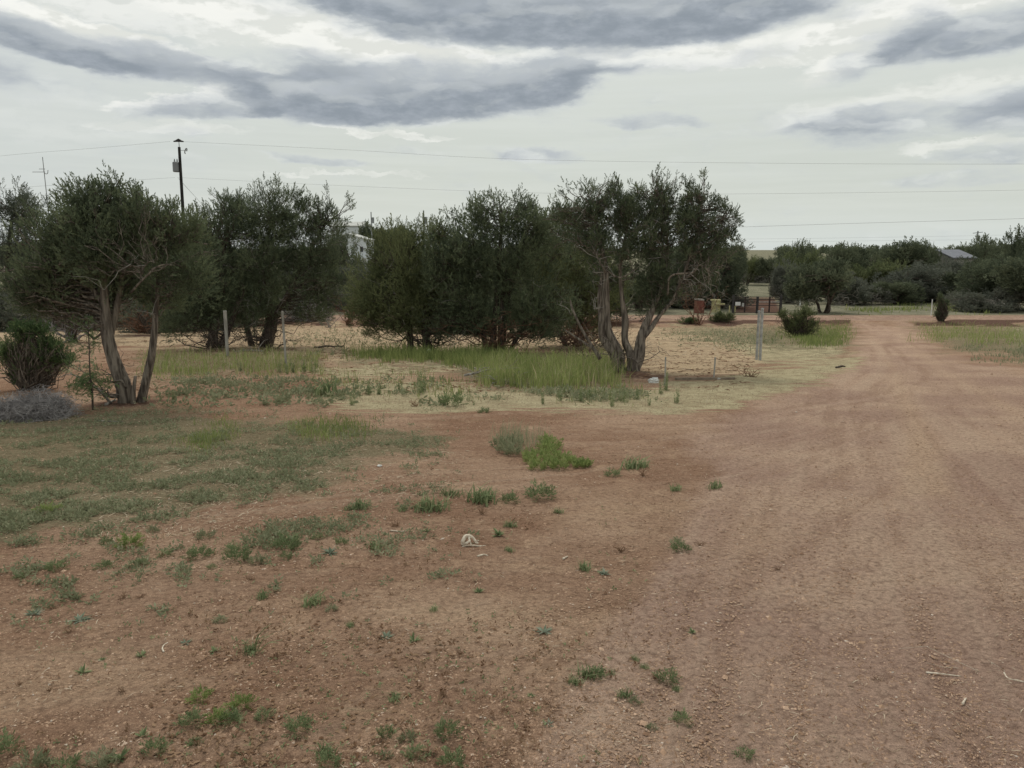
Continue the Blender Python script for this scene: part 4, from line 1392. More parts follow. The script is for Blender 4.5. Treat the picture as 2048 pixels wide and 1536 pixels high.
wire('power_line', [(-300, 346, 62), (0, 312, 63), (180, 297, 64), (340, 283, 65)], 0.012, 'upper wire running left from the pole top')
wire('power_line', [(-300, 405, 62), (0, 378, 63), (180, 366, 64), (350, 355, 65)], 0.012, 'lower wire running left from the pole')
wire('power_line', [(362, 283, 65), (700, 300, 62), (1024, 318, 60), (1500, 326, 58), (2048, 328, 56), (2400, 322, 54)], 0.012, 'upper wire running right from the pole top across the sky')
wire('power_line', [(355, 355, 65), (700, 372, 62), (1080, 386, 60), (1450, 388, 58), (2048, 380, 56), (2400, 368, 54)], 0.011, 'lower wire running right from the pole across the sky')
wire('power_line', [(1420, 456, 60), (1700, 447, 57), (2048, 437, 54), (2400, 424, 50)], 0.016, 'darker wire right of the grove, third from the top')
wire('power_line', [(900, 480, 140), (1480, 478, 140), (1800, 474, 140), (2100, 468, 140), (2400, 460, 140)], 0.018, 'faint upper wire just above the far trees')
wire('power_line', [(900, 486, 140), (1480, 484, 140), (1800, 481, 140), (2100, 477, 140), (2400, 470, 140)], 0.018, 'faintest wire, lowest above the far trees')
wire('power_line', [(357, 357, 65), (390, 393, 66), (420, 425, 68), (460, 455, 72)], 0.024, 'service cable slanting down right from the pole')


def mast(px, ytop, D, label, arms, dish=None):
    t = ppt(px, ytop, D)
    z0 = float(H(t[0], D))
    m = link('antenna_mast', None)
    m.location = (t[0], D, z0)
    tagit(m, label, 'antenna mast')
    org = np.array(m.location)
    b = Bag()
    b.tube(np.array([[0, 0, -0.3], [0, 0, t[2] - z0]]), [0.05, 0.03], 6)
    b.obj('mast', M_WIRE, m)
    for x0, x1, yy in arms:
        b = Bag()
        b.tube(np.array([ppt(x0, yy, D) - org, ppt(x1, yy, D) - org]), 0.025, 5)
        b.obj('antenna_arm', M_WIRE, m)
    if dish:
        b = Bag()
        b.tube(smoothline([ppt(px + 2, dish - 3, D) - org, ppt(px + 5, dish + 3, D) - org, ppt(px + 10, dish + 3, D) - org, ppt(px + 11, dish - 4, D) - org], 12), 0.03, 5)
        b.obj('dish', M_WIRE, m)


mast(85, 314, 70, 'tall thin antenna mast with a side loop at the left', [(65, 90, 344), (78, 90, 338)], 344)
mast(132, 370, 70, 'short antenna with two crossbars peeping over the rounded juniper', [(120, 142, 373), (104, 148, 394)])


def small_pole(px, ytop, D, label, rad=0.12, arm=None):
    t = ppt(px, ytop, D)
    z0 = float(H(t[0], D))
    m = link('utility_pole', None)
    m.location = (t[0], D, z0)
    tagit(m, label, 'utility pole')
    b = Bag()
    b.tube(np.array([[0, 0, -0.3], [0, 0, t[2] - z0]]), [rad * 1.2, rad], 8)
    b.obj('pole', M_TRAF, m)
    h = t[2] - z0
    b = Bag()
    b.tube(np.array([[0.3, 0, h - 1.9], [0.3, 0, h - 0.9]]), 0.2, 8)
    b.obj('transformer', M_TRAF, m)
    if arm:
        b = Bag()
        b.tube(np.array([[-arm, 0, h - 0.4], [arm, 0, h - 0.2]]), 0.06, 5)
        b.obj('crossarm', M_TRAF, m)


small_pole(847, 421, 110, 'distant grey pole in the gap of the grove', 0.1)
small_pole(742, 424, 130, 'small distant pole above the dark round trees near the white house', 0.09)
small_pole(1956, 462, 140, 'distant pole sticking out of the trees above the grey roof', 0.13, 0.9)

# ------------------------------------------------------------------ houses
def gable_house(name, px0, px1, yeave, yridge, ybase, D, dep, label, wallm, roofm, gable_front=False, over=0.3):
    a, b_ = W(px0, yeave, D), W(px1, yeave, D)
    zr = W(px0, yridge, D)[2]
    cx = (a[0] + b_[0]) / 2
    w = b_[0] - a[0]
    z0 = float(H(cx, D)) - 0.3
    h = a[2] - z0
    hr = zr - z0
    o = link(name, None)
    o.location = (cx, D, z0)
    tagit(o, label, 'house')
    bag = Bag()
    if gable_front:
        V = [(-w / 2, 0, 0), (w / 2, 0, 0), (w / 2, 0, h), (0, 0, hr), (-w / 2, 0, h), (-w / 2, dep, 0), (w / 2, dep, 0), (w / 2, dep, h), (0, dep, hr), (-w / 2, dep, h)]
        T = [(0, 1, 2), (0, 2, 4), (4, 2, 3), (5, 7, 6), (5, 9, 7), (9, 8, 7), (0, 5, 6), (0, 6, 1), (0, 4, 9), (0, 9, 5), (1, 6, 7), (1, 7, 2)]
    else:
        V = [(-w / 2, 0, 0), (w / 2, 0, 0), (w / 2, dep, 0), (-w / 2, dep, 0), (-w / 2, 0, h), (w / 2, 0, h), (w / 2, dep, h), (-w / 2, dep, h), (-w / 2, dep / 2, hr), (w / 2, dep / 2, hr)]
        T = [(0, 1, 5), (0, 5, 4), (1, 2, 6), (1, 6, 5), (2, 3, 7), (2, 7, 6), (3, 0, 4), (3, 4, 7), (4, 8, 7), (5, 6, 9), (0, 3, 2), (0, 2, 1)]
    bag.add(V, T)
    bag.obj('wall', wallm, o)
    bag = Bag()
    th = 0.12
    if gable_front:
        for s in (-1, 1):
            e = np.array([s * (w / 2 + over), 0, h - over * (hr - h) / (w / 2)])
            r0 = np.array([0, 0, hr])
            V = [e + [0, -over, 0.02], r0 + [0, -over, 0.02], r0 + [0, dep + over, 0.02], e + [0, dep + over, 0.02]]
            V += [v + np.array([0, 0, th]) for v in V]
            bag.add(V, [(0, 1, 2), (0, 2, 3), (4, 6, 5), (4, 7, 6), (0, 4, 5), (0, 5, 1), (1, 5, 6), (1, 6, 2), (2, 6, 7), (2, 7, 3), (3, 7, 4), (3, 4, 0)])
    else:
        for s in (0, 1):
            yy = -over if s == 0 else dep + over
            zz = h - over * (hr - h) / (dep / 2)
            V = [np.array([-w / 2 - over, yy, zz + 0.02]), np.array([w / 2 + over, yy, zz + 0.02]), np.array([w / 2 + over, dep / 2, hr + 0.02]), np.array([-w / 2 - over, dep / 2, hr + 0.02])]
            V += [v + np.array([0, 0, th]) for v in V]
            bag.add(V, [(0, 1, 2), (0, 2, 3), (4, 6, 5), (4, 7, 6), (0, 4, 5), (0, 5, 1), (1, 5, 6), (1, 6, 2), (2, 6, 7), (2, 7, 3), (3, 7, 4), (3, 4, 0)])
    bag.obj('roof', roofm, o)
    return o, w, h, hr


o, w, h, hr = gable_house('white_house', 660, 731, 479, 468, 560, 118, 7, 'white two-storey house glimpsed through the gap left of centre', M_SIDING, M_ROOFL, True)
for fx, fz in ((0.38, 0.80), (-0.1, 0.78), (-0.3, 0.78)):
    b = Bag()
    b.box((fx * w, -0.03, fz * h), (0.6, 0.06, 0.9))
    wn_ = b.obj('window', M_WHITE, o)
    b = Bag()
    b.box((fx * w, -0.07, fz * h), (0.48, 0.02, 0.78))
    b.obj('pane', M_GLASS, wn_)
b = Bag()
b.box((w * 0.42, -1.0, h * 0.62), (w * 0.75, 2.0, 0.14))
b.obj('porch_roof', M_ROOFL, o)
for fx in (0.10, 0.42, 0.76):
    b = Bag()
    b.box((w * fx, -1.9, h * 0.30), (0.14, 0.14, h * 0.62))
    b.obj('porch_post', M_WHITE, o)
gable_house('far_house', 660, 722, 452, 443, 520, 160, 9, 'pale roofed house showing above the white house', M_SIDING, M_ROOFL)
gable_house('far_house', 1908, 1948, 516, 501, 560, 100, 8, 'grey roofed house sunk in the trees at the right', M_POST, M_ROOF)

# ------------------------------------------------------------------ trees across the road: a few models, each copied
def far_model(seed, leaf, w=1.0, hgt=1.0, airy=0.1, trunk=0.25, greybr=20, L=0.32, flat=False):
    """unit tree: radius about 1, height about 1.5 before scaling; returns (crown, trunk, dead) meshes"""
    r = np.random.RandomState(seed)
    lb = []
    for q in range(9):
        a = r.rand() * 6.283
        rr = 0.62 * r.rand() ** 0.5
        z = trunk + 0.28 + 0.85 * r.rand()
        sz = 0.34 + 0.2 * r.rand()
        lb.append((np.array([math.cos(a) * rr * w, math.sin(a) * rr * w, z * hgt]), (sz * w, sz * w, sz * 0.85 * hgt), 0.8))
    if flat:
        lb += [(np.array([x_, 0, trunk + 0.28]), (0.5, 0.6, 0.3), 0.8) for x_ in (-0.5, 0.5, 0)]
    CC, CR, P, A, S, T = crown_points(lb, r, L * 0.30, airy, 0.7, 0.3)
    V, Q4, tt = place_sprigs(P, A, S, T, r, TPLF)
    crown = mesh_np('crown', V, Q4, leaf, tt)
    bag = Bag()
    stems = []
    for q in range(4):
        a = r.rand() * 6.283
        e = np.array([math.cos(a) * 0.35, math.sin(a) * 0.35, 1.0 * hgt])
        p = wander([math.cos(a) * 0.05, math.sin(a) * 0.05, -0.05], e, r, 9, 0.15)
        bag.tube(p, np.linspace(0.045, 0.012, 9), 6, 0.5, rough=0.1, rng=r)
        stems.append(p)
    SPn = np.concatenate(stems)
    for q in range(0, len(CC), 2):
        j = int(np.argmin(np.linalg.norm(SPn - CC[q], axis=1) + r.rand(len(SPn)) * 0.2))
        bag.tube(wander(SPn[j], CC[q], r, 5, 0.2), np.linspace(0.014, 0.004, 5), 4, 0.5, cap=False)
    tm = bag.mesh('trunk', M_BARKD, True)
    bag = Bag()
    for q in range(greybr):
        a = r.rand() * 6.283
        e = np.array([math.cos(a), math.sin(a), 0]) * (0.7 + 0.35 * r.rand()) * w + [0, 0, 0.1 + 0.7 * r.rand()]
        s0 = e * [0.4, 0.4, 0.7]
        p = wander(s0, e, r, 7, 0.3)
        bag.tube(p, np.linspace(0.009, 0.004, 7), 3, 0.5, cap=False)
        for f in range(3):
            bag.tube(wander(p[3 + f], p[3 + f] + unit(r.randn(3)) * 0.2, r, 4, 0.3), [0.005, 0.004, 0.003, 0.002], 3, 0.5, cap=False)
    dm = bag.mesh('dead_branch', M_DEAD, True)
    return crown, tm, dm


MODELS = {
    'dark': far_model(101, M_FAR, trunk=0.1), 'round': far_model(102, M_FAR, trunk=0.2, airy=0.0), 'grey': far_model(103, M_FARG, trunk=0.05, airy=0.3, greybr=60, flat=True),
    'airy': far_model(104, M_FAR, trunk=0.25, airy=0.7, greybr=20), 'green': far_model(105, M_JUNY, trunk=0.1), 'low': far_model(106, M_FARG, trunk=-0.1, hgt=0.8, greybr=50, flat=True),
}
FG = 'junipers beyond the dirt road'


def far_tree(kind, px, ytop, wpx, D, label, rot=None, cat='tree', group=FG):
    """a copy of a model at distance D whose top shows at ytop and whose width is wpx"""
    x = float(ray(px, 600)[0]) * D
    z0 = float(H(x, D))
    ztop = W(px, ytop, D)[2]
    hh = (ztop - z0) * 1.08
    ww = wpx / 2 * D / F * 1.3
    root = link('juniper_tree', None)
    root.location = (x, D, z0)
    root.rotation_euler[2] = random.Random(int(px * 7 + ytop)).random() * 6.28 if rot is None else rot
    cm, tm, dm = MODELS[kind]
    zmax = max(v.co.z for v in cm.vertices) if 'zm' not in cm else cm['zm']
    cm['zm'] = zmax
    root.scale = (ww / 1.0, ww / 1.0, hh / zmax)
    tagit(root, label, cat, group)
    link('crown', cm, root)
    link('trunk', tm, root)
    link('dead_branch', dm, root)
    return root


# nearest row right of the grove
R = far_tree
R('dark', 1414, 478, 112, 66, 'dark juniper directly behind the four-trunked juniper, left of the gate')
R('grey', 1380, 520, 140, 68, 'grey-green juniper behind the red box')
R('dark', 1395, 500, 120, 76, 'dark juniper filling the gap behind the red and yellow boxes')
R('low', 1335, 560, 120, 67, 'low grey juniper left of the red box')
R('round', 1458, 486, 56, 84, 'narrow juniper leaning over the left side of the driveway')
R('grey', 1576, 520, 62, 74, 'brownish grey juniper right beside the driveway')
R('round', 1648, 515, 120, 60, 'rounded dark juniper on a single trunk at the road', group=None)
R('airy', 1582, 482, 58, 92, 'lacy topped juniper above the driveway')
R('green', 1600, 500, 90, 80, 'olive juniper behind the rounded dark one')
R('airy', 1660, 488, 90, 105, 'broad open juniper on the skyline right of the driveway')
R('round', 1700, 492, 60, 110, 'small skyline juniper beside the pale gap')
R('grey', 1705, 545, 110, 72, 'grey twiggy juniper with pale dead limbs by the field')
R('green', 1745, 520, 110, 80, 'olive juniper at the back of the pale field')
R('round', 1785, 479, 120, 100, 'big domed juniper highest in the middle of the right skyline')
R('round', 1830, 486, 50, 104, 'small dark skyline juniper touching the big dome')
R('grey', 1800, 530, 130, 76, 'grey juniper below the big domed one')
R('dark', 1790, 560, 90, 72, 'low dark juniper in the shade at the back of the field')
R('airy', 1846, 484, 44, 102, 'umbrella shaped juniper with sky under its crown')
R('grey', 1925, 516, 90, 84, 'grey juniper hiding the walls of the grey roofed house')
R('grey', 1860, 525, 130, 78, 'twiggy grey juniper behind the marker post')
R('round', 1905, 489, 70, 112, 'skyline juniper left of the grey roof')
R('airy', 1968, 472, 74, 104, 'lacy skyline juniper at the distant pole')
R('dark', 1925, 540, 110, 76, 'dark juniper below the grey roof')
R('airy', 2010, 484, 60, 96, 'thin-topped juniper right of the distant pole')
R('dark', 1990, 510, 140, 66, 'broad dark juniper with bare limbs at its foot, right side')
R('airy', 2040, 458, 80, 74, 'tallest juniper at the right edge')
R('dark', 2060, 500, 150, 62, 'bulky dark juniper cut by the right edge')
R('low', 1960, 575, 110, 62, 'low spreading juniper under the bulky right ones')
ORD3 = ['nearest', 'middle', 'farthest']
for q, (px, yt, w_, D, kind) in enumerate([(2180, 470, 160, 70, 'dark'), (2300, 480, 160, 80, 'round'), (2420, 470, 180, 70, 'grey')]):
    R(kind, px, yt, w_, D, ORD3[q] + ' juniper beyond the right edge of the photo')
R('dark', 775, 446, 100, 138, 'near-black round juniper right of the white house')
R('round', 742, 446, 56, 140, 'near-black juniper touching the white house')
R('round', 812, 452, 56, 100, 'small dark juniper beside the distant grey pole')
R('dark', 800, 500, 110, 75, 'dark juniper filling the gap below the white house')
R('low', 700, 540, 150, 66, 'low grey thicket juniper behind the dead brown bush')
R('grey', 610, 520, 120, 68, 'grey juniper behind the tall lacy juniper')
R('dark', 640, 560, 130, 64, 'dark low juniper behind the brush pile')
R('airy', 688, 462, 64, 84, 'lacy juniper screening the left half of the white house')
R('grey', 716, 522, 100, 62, 'grey thicket juniper just below the white house')
R('green', 1490, 512, 50, 123, 'olive juniper closing the left side of the pale lane beyond the gate')
R('dark', 1540, 511, 54, 121, 'dark juniper closing the right side of the pale lane beyond the gate')
R('low', 1515, 528, 60, 130, 'low grey juniper at the very end of the pale lane')
R('green', 365, 420, 120, 46, 'yellow-green juniper hiding the foot of the utility pole', group=JG)
R('dark', 420, 440, 110, 48, 'dark juniper right of the utility pole', group=JG)
R('airy', 300, 410, 60, 48, 'wispy juniper top just left of the utility pole', group=JG)
R('grey', 120, 500, 140, 46, 'grey juniper behind the small dark-trunked one', group=JG)
R('dark', 240, 520, 160, 50, 'dark juniper deep behind the leaning trunks', group=JG)
R('low', 60, 560, 170, 52, 'low grey juniper deep behind the left trees', group=JG)
R('dark', 500, 520, 140, 50, 'dark juniper deep behind the tall lacy juniper', group=JG)
R('green', 1090, 470, 110, 46, 'olive juniper deep behind the middle of the grove', group=JG)
R('dark', 900, 500, 130, 48, 'dark juniper deep behind the yellowish juniper', group=JG)
R('dark', 1200, 520, 120, 50, 'dark juniper deep behind the pale gnarled trunks', group=JG)
R('dark', 1280, 540, 110, 62, 'dark juniper across the road behind the pale gnarled trunks')
R('grey', 980, 520, 160, 60, 'grey juniper across the road behind the middle of the grove')
R('low', 840, 560, 160, 64, 'low grey juniper across the road behind the yellowish juniper')
R('low', 560, 580, 160, 63, 'low juniper across the road behind the brush')
R('low', 350, 580, 170, 62, 'low juniper across the road behind the left posts')
R('low', 160, 590, 170, 62, 'low juniper across the road at the left')
R('low', -40, 580, 200, 62, 'low juniper across the road beyond the left edge')
R('low', 1130, 580, 150, 66, 'low juniper across the road left of the pale gnarled trunks')
for px, yt, w_, D, kind, lb in [(50, 585, 150, 42, 'low', 'grey thicket juniper between the left edge and the rounded juniper'), (175, 590, 140, 43, 'grey', 'grey twiggy thicket seen under the rounded juniper'),
                            (345, 592, 150, 41, 'low', 'grey thicket juniper seen right of the two leaning trunks'), (445, 590, 130, 43, 'dark', 'dark thicket behind the leftmost pale post'),
                            (985, 585, 140, 37, 'dark', 'dark thicket low behind the middle juniper'), (1105, 590, 130, 37, 'dark', 'dark thicket low behind the yellow-green juniper'),
                            (890, 590, 110, 38, 'low', 'grey thicket behind the yellowish green juniper'), (1440, 560, 100, 67, 'grey', 'grey thicket between the red box and the gate'),
                            (650, 570, 130, 66, 'grey', 'grey thicket across the road behind the log pile')]:
    R(kind, px, yt, w_, D, lb, group='thickets behind the grove')
# hazy distant woodland along the horizon: uncountable
r_ = np.random.RandomState(120)
lbs = []
for q in range(340):
    D = 180 + 420 * r_.rand()
    x = (r_.rand() * 2 - 1) * D * 1.2
    pxx = 1024 + F * x / D
    if 1478 < pxx < 1545:
        continue
    s_ = 3 + 3 * r_.rand()
    lbs.append((np.array([x, D, float(H(x, D)) + 1.2]), (s_, s_ * 0.7, 1.5 + 1.0 * r_.rand()), 0.12))
CC, CR, P, A, S, T = crown_points(lbs, r_, 1.3, 0.0, 0.8, 0.45)
V, Q4, tt = place_sprigs(P, A, S, T, r_, TPLF)
tagit(link('distant_woodland', mesh_np('distant_woodland', V, Q4, M_FAR, tt)), 'far scrub woodland along the horizon', 'woodland', kind='stuff')


# ------------------------------------------------------------------ grass and ground cover (stuff)
def scatter(polys, n, rng, wob=10):
    """points on the ground inside outlines; more of them nearer the camera"""
    PX, PY = [], []
    areas = []
    for p in polys:
        p = np.array(p, float)
        x, y = p[:, 0], p[:, 1]
        areas.append(abs(np.dot(x, np.roll(y, -1)) - np.dot(y, np.roll(x, -1))) / 2)
    tot = sum(areas)
    for p, a in zip(polys, areas):
        p = np.array(p, float)
        want = int(n * a / tot)
        got = 0
        while got < want:
            m_ = want * 2 + 50
            px = p[:, 0].min() + (np.ptp(p[:, 0])) * rng.rand(m_)
            py = p[:, 1].min() + (np.ptp(p[:, 1])) * rng.rand(m_)
            if wob:
                px = px + wob * 3 * (rng.rand(m_) - 0.5)
                py = py + wob * 1.1 * (rng.rand(m_) - 0.5)
                s_ = inpoly(px, py, p, wob * 2.2)
                q_ = np.maximum(s_, 0) ** 1.3
                lump = fbm(px * 0.022, py * 0.06, 3)
                k = q_ * 1.25 + (lump - 0.5) * 1.5 > 0.15 + 0.85 * rng.rand(m_)
            else:
                k = inpoly(px, py, p, 1) > 0.5
            if not k.any():
                break
            PX.append(px[k][:want - got])
            PY.append(py[k][:want - got])
            got += min(int(k.sum()), want - got)
    PX, PY = np.concatenate(PX), np.concatenate(PY)
    x, y, z = G(PX, np.maximum(PY, 600))
    return x, y, z, PX, PY


def blades(x, y, z, h, w, rng, lean=0.35, tint=0.5, tvar=0.2):
    """two-segment grass blades (3-vertex quads stacked as quads)"""
    n = len(x)
    a = rng.rand(n) * 6.283
    d_ = np.stack([np.cos(a), np.sin(a), np.zeros(n)], 1)
    s = np.stack([-np.sin(a + 0.8), np.cos(a + 0.8), np.zeros(n)], 1)
    le = lean * rng.rand(n)
    p0 = np.stack([x, y, z - 0.01], 1)
    up = np.array([0, 0, 1.0])
    h = h[:, None]
    p1 = p0 + up * h * 0.55 + d_ * (le[:, None] * h * 0.25)
    p2 = p0 + up * h * (1 - 0.25 * le[:, None]) + d_ * (le[:, None] * h)
    w = w[:, None]
    V = np.stack([p0 - s * w / 2, p0 + s * w / 2, p1 + s * w * 0.4, p1 - s * w * 0.4, p1 - s * w * 0.4, p1 + s * w * 0.4, p2 + s * w * 0.06, p2 - s * w * 0.06], 1).reshape(-1, 3)
    t = np.repeat(tint + tvar * rng.randn(n), 8)
    return V, np.arange(len(V)).reshape(-1, 4), t


def grass_stuff(name, polys, n, hmin, hmax, wid, material, label, seed, clump=0.0, lean=0.6, wob=16, thr=0.0, nsc=1.0):
    r = np.random.RandomState(seed)
    x, y, z, PX, PY = scatter(polys, n, r, wob)
    if thr:
        k = fbm(x * nsc + seed, y * nsc, 3) > thr + 0.12 * (r.rand(len(x)) - 0.5)
        x, y, z = x[k], y[k], z[k]
    if clump:
        x = x + r.randn(len(x)) * clump
        y = y + r.randn(len(x)) * clump
        z = H(x, y)
    kp = r.rand(len(x)) < 0.62
    x, y, z = x[kp], y[kp], z[kp]
    hh = hmin + (hmax - hmin) * r.rand(len(x)) ** 1.5 * 1.15
    hh *= 0.25 + 1.5 * fbm(x * 2.3, y * 2.3, 3)
    V, T, t = blades(x, y, z, hh, wid * (0.6 + 0.8 * r.rand(len(x))), r, lean)
    return tagit(link(name, mesh_np(name, V, T, material, t)), label, 'grass', kind='stuff')


grass_stuff('grass', [[(950, 735), (1010, 722), (1100, 718), (1180, 722), (1245, 735), (1240, 775), (1100, 782), (980, 770)]], 12000, 0.08, 0.45, 0.012, M_GRASSY,
            'bright yellow green grass in front of the four-trunked juniper', 201, thr=0.3)
grass_stuff('dry_grass', [[(950, 735), (1010, 722), (1100, 718), (1180, 722), (1245, 735), (1240, 775), (1100, 782), (980, 770)], [(290, 705), (560, 700), (640, 715), (650, 745), (420, 752), (290, 750)]], 3000, 0.15, 0.5, 0.006, M_STRAW,
            'dry stalks standing among the green grass below the grove', 212, lean=0.8)
grass_stuff('grass', [[(700, 705), (780, 700), (880, 708), (1000, 712), (1060, 722), (960, 735), (860, 726), (710, 722)]], 9000, 0.12, 0.38, 0.014, M_GRASS,
            'green grass in the shade along the foot of the middle junipers', 202)
grass_stuff('grass', [[(290, 705), (560, 700), (640, 715), (650, 745), (420, 752), (290, 750)]], 9000, 0.04, 0.26, 0.012, M_GRASSY,
            'soft green grass strip around the left posts', 203, thr=0.35)
grass_stuff('grass', [[(570, 850), (640, 835), (740, 838), (745, 868), (660, 888), (590, 880)], [(370, 850), (460, 840), (480, 880), (420, 905), (360, 890)]], 3600, 0.03, 0.12, 0.006, M_GRASSY,
            'two patches of short yellow green grass left of centre', 204, thr=0.4)
grass_stuff('grass', [[(1560, 660), (1620, 650), (1695, 648), (1698, 680), (1640, 696), (1580, 696)]], 7000, 0.05, 0.28, 0.02, M_GRASS, 'green grass beside the track around the small juniper', 205)
grass_stuff('grass', [[(1815, 645), (1960, 650), (2060, 655), (2200, 660), (2200, 690), (1960, 688), (1880, 680)]], 7000, 0.05, 0.28, 0.02, M_GRASSY, 'yellow green grass on the verge right of the track', 206)
grass_stuff('grass', [[(1880, 690), (2300, 690), (2400, 730), (2060, 722), (1930, 706)], [(1480, 650), (1560, 655), (1570, 700), (1480, 690)], [(1330, 660), (1480, 656), (1480, 682), (1350, 674)]], 11000, 0.05, 0.16, 0.02, M_COVER,
            'thin grey green grass on the verges', 207, thr=0.42)
grass_stuff('grass', [[(1690, 606), (1990, 606), (1990, 624), (1690, 624)]], 5000, 0.1, 0.4, 0.06, M_GRASS, 'grass in the field across the road', 208, thr=0.45, nsc=0.3)
grass_stuff('dry_grass', [Z_PALE[0], Z_PALE[1], Z_PALE[2]], 16000, 0.01, 0.05, 0.008, M_STRAW, 'pale dead grass mat at the edge of the track', 209, lean=1.6, thr=0.38)
grass_stuff('grass', [[(560, 735), (900, 735), (960, 765), (960, 800), (700, 800), (560, 770)], [(1100, 780), (1300, 780), (1380, 800), (1100, 810)]], 3500, 0.05, 0.22, 0.009, M_GRASS,
            'sparse upright green stems across the pale strip', 210, thr=0.52, nsc=2)
grass_stuff('grass', [[(985, 870), (1050, 862), (1090, 880), (1060, 905), (1000, 905)]], 900, 0.08, 0.24, 0.004, M_COVER, 'thin feathery grass left of the big green weed clump', 211)


def cover_stuff(name, polys, n, size, material, label, seed, thr, nsc=1.5, hgt=0.03, wob=12):
    """low leafy mat: small tilted leaves"""
    r = np.random.RandomState(seed)
    x, y, z, PX, PY = scatter(polys, n, r, wob)
    nz = fbm(x * nsc + seed, y * nsc, 4)
    k = nz > thr + 0.10 * (r.rand(len(x)) - 0.5)
    x, y, z, nz = x[k], y[k], z[k], nz[k]
    P = np.stack([x, y, z + hgt * r.rand(len(x))], 1)
    A = r.randn(len(x), 3) * [1, 1, 0.5] + [0, 0, 0.6]
    V, Q4, t = place_sprigs(P, A, size * (0.6 + 0.8 * r.rand(len(x))), 0.45 + 0.25 * r.randn(len(x)), r, COVT)
    return tagit(link(name, mesh_np(name, V, Q4, material, t)), label, 'ground cover', kind='stuff')


COVT = [sprig_template(4, 60 + i, spread=1.6, wid=0.34, ln=0.7) for i in range(3)]
cover_stuff('ground_cover', [Z_GREEN[0]], 34000, 0.034, M_COVER, 'grey green creeping mat over the dirt at left', 221, 0.49, hgt=0.012, wob=30, nsc=3.4)
cover_stuff('ground_cover', [[(-50, 1050), (330, 1025), (700, 985), (900, 930), (960, 950), (760, 1040), (500, 1120), (100, 1180), (-50, 1200)]], 9000, 0.03, M_COVER, 'thin scattered creeping leaves below the mat', 222, 0.58, hgt=0.01)
cover_stuff('ground_cover', [[(360, 752), (620, 758), (640, 800), (480, 800), (360, 780)], [(1400, 655), (1560, 650), (1570, 700), (1420, 690)], [(600, 660), (760, 660), (740, 690), (600, 690)], [(960, 770), (1250, 778), (1350, 800), (1100, 815)]], 6000, 0.07, M_COVER,
            'patchy grey green leaves around the tan sand', 223, 0.5)

# clods and pebbles, straw
r_ = np.random.RandomState(230)
FULL = [(-100, 700), (600, 780), (1000, 810), (1500, 800), (1700, 720), (2200, 760), (2200, 1640), (-100, 1640)]
n = 110000
x, y, z, PX, PY = scatter([FULL], n, r_, 0)
n = len(x)
octa = np.array([[1, 0, 0], [0, 1, 0], [-1, 0, 0], [0, -1, 0], [0, 0, 1], [0, 0, -0.6]], float)
otri = np.array([[0, 1, 4], [1, 2, 4], [2, 3, 4], [3, 0, 4], [1, 0, 5], [2, 1, 5], [3, 2, 5], [0, 3, 5]])
cl = fbm(x * 2, y * 2, 3)
sz = (0.0013 + 0.0034 * r_.rand(n) ** 3) * (0.75 + 0.5 * cl) * (1 + y * 0.12)
sz *= np.where(r_.rand(n) < 0.012, 2.2, 1.0)
a = r_.rand(n) * 6.283
ca, sa_ = np.cos(a), np.sin(a)
jit = octa[None] * (1 + 0.7 * (r_.rand(n, 6, 1) - 0.5)) * np.stack([1 + 0.6 * r_.rand(n), 0.7 + 0.5 * r_.rand(n), 0.45 + 0.4 * r_.rand(n)], 1)[:, None]
vx = jit[..., 0] * ca[:, None] - jit[..., 1] * sa_[:, None]
vy = jit[..., 0] * sa_[:, None] + jit[..., 1] * ca[:, None]
V = np.stack([vx * sz[:, None] + x[:, None], vy * sz[:, None] + y[:, None], jit[..., 2] * sz[:, None] + (z + sz * 0.12)[:, None]], -1).reshape(-1, 3)
T = (otri[None] + (np.arange(n) * 6)[:, None, None]).reshape(-1, 3)
tint = np.clip(0.5 + 0.22 * r_.randn(n), 0, 0.92)
tint = np.where(r_.rand(n) < 0.012, 1.0, tint)
tagit(link('gravel', mesh_np('gravel', V, T, M_PEB, np.repeat(tint, 6))), 'loose clods and pebbles strewn over the red dirt', 'gravel', kind='stuff')


def strewn(name, polys, n, lmin, lmax, wd, material, label, seed, cl_thr=0.0):
    r = np.random.RandomState(seed)
    x, y, z, PX, PY = scatter(polys, n, r, 0)
    if cl_thr:
        k = fbm(x * 1.2 + seed, y * 1.2, 3) > cl_thr
        x, y, z = x[k], y[k], z[k]
    n = len(x)
    a = r.rand(n) * 6.283
    L = (lmin + (lmax - lmin) * r.rand(n) ** 2) * (1 + 0.08 * y)
    w = wd * (0.6 + 0.8 * r.rand(n)) * (1 + 0.10 * y)
    d_ = np.stack([np.cos(a), np.sin(a), 0.12 * r.randn(n)], 1)
    s = np.stack([-np.sin(a), np.cos(a), 0.3 * r.randn(n)], 1)
    b = np.stack([-np.sin(a), np.cos(a), np.zeros(n)], 1) * (0.04 * r.randn(n))[:, None]
    P0 = np.stack([x, y, z + 0.004 + 0.003 * r.rand(n)], 1)
    e0, e1, m_ = P0 - d_ * (L / 2)[:, None], P0 + d_ * (L / 2)[:, None], P0 + b * L[:, None] + [0, 0, 0.002]
    sw = s * w[:, None] / 2
    V = np.stack([e0 - sw * .5, e0 + sw * .5, m_ + sw, m_ - sw, m_ - sw, m_ + sw, e1 + sw * .4, e1 - sw * .4], 1).reshape(-1, 3)
    t = np.repeat(0.5 + 0.28 * r.randn(n), 8)
    return tagit(link(name, mesh_np(name, V, np.arange(len(V)).reshape(-1, 4), material, t)), label, 'litter', kind='stuff')


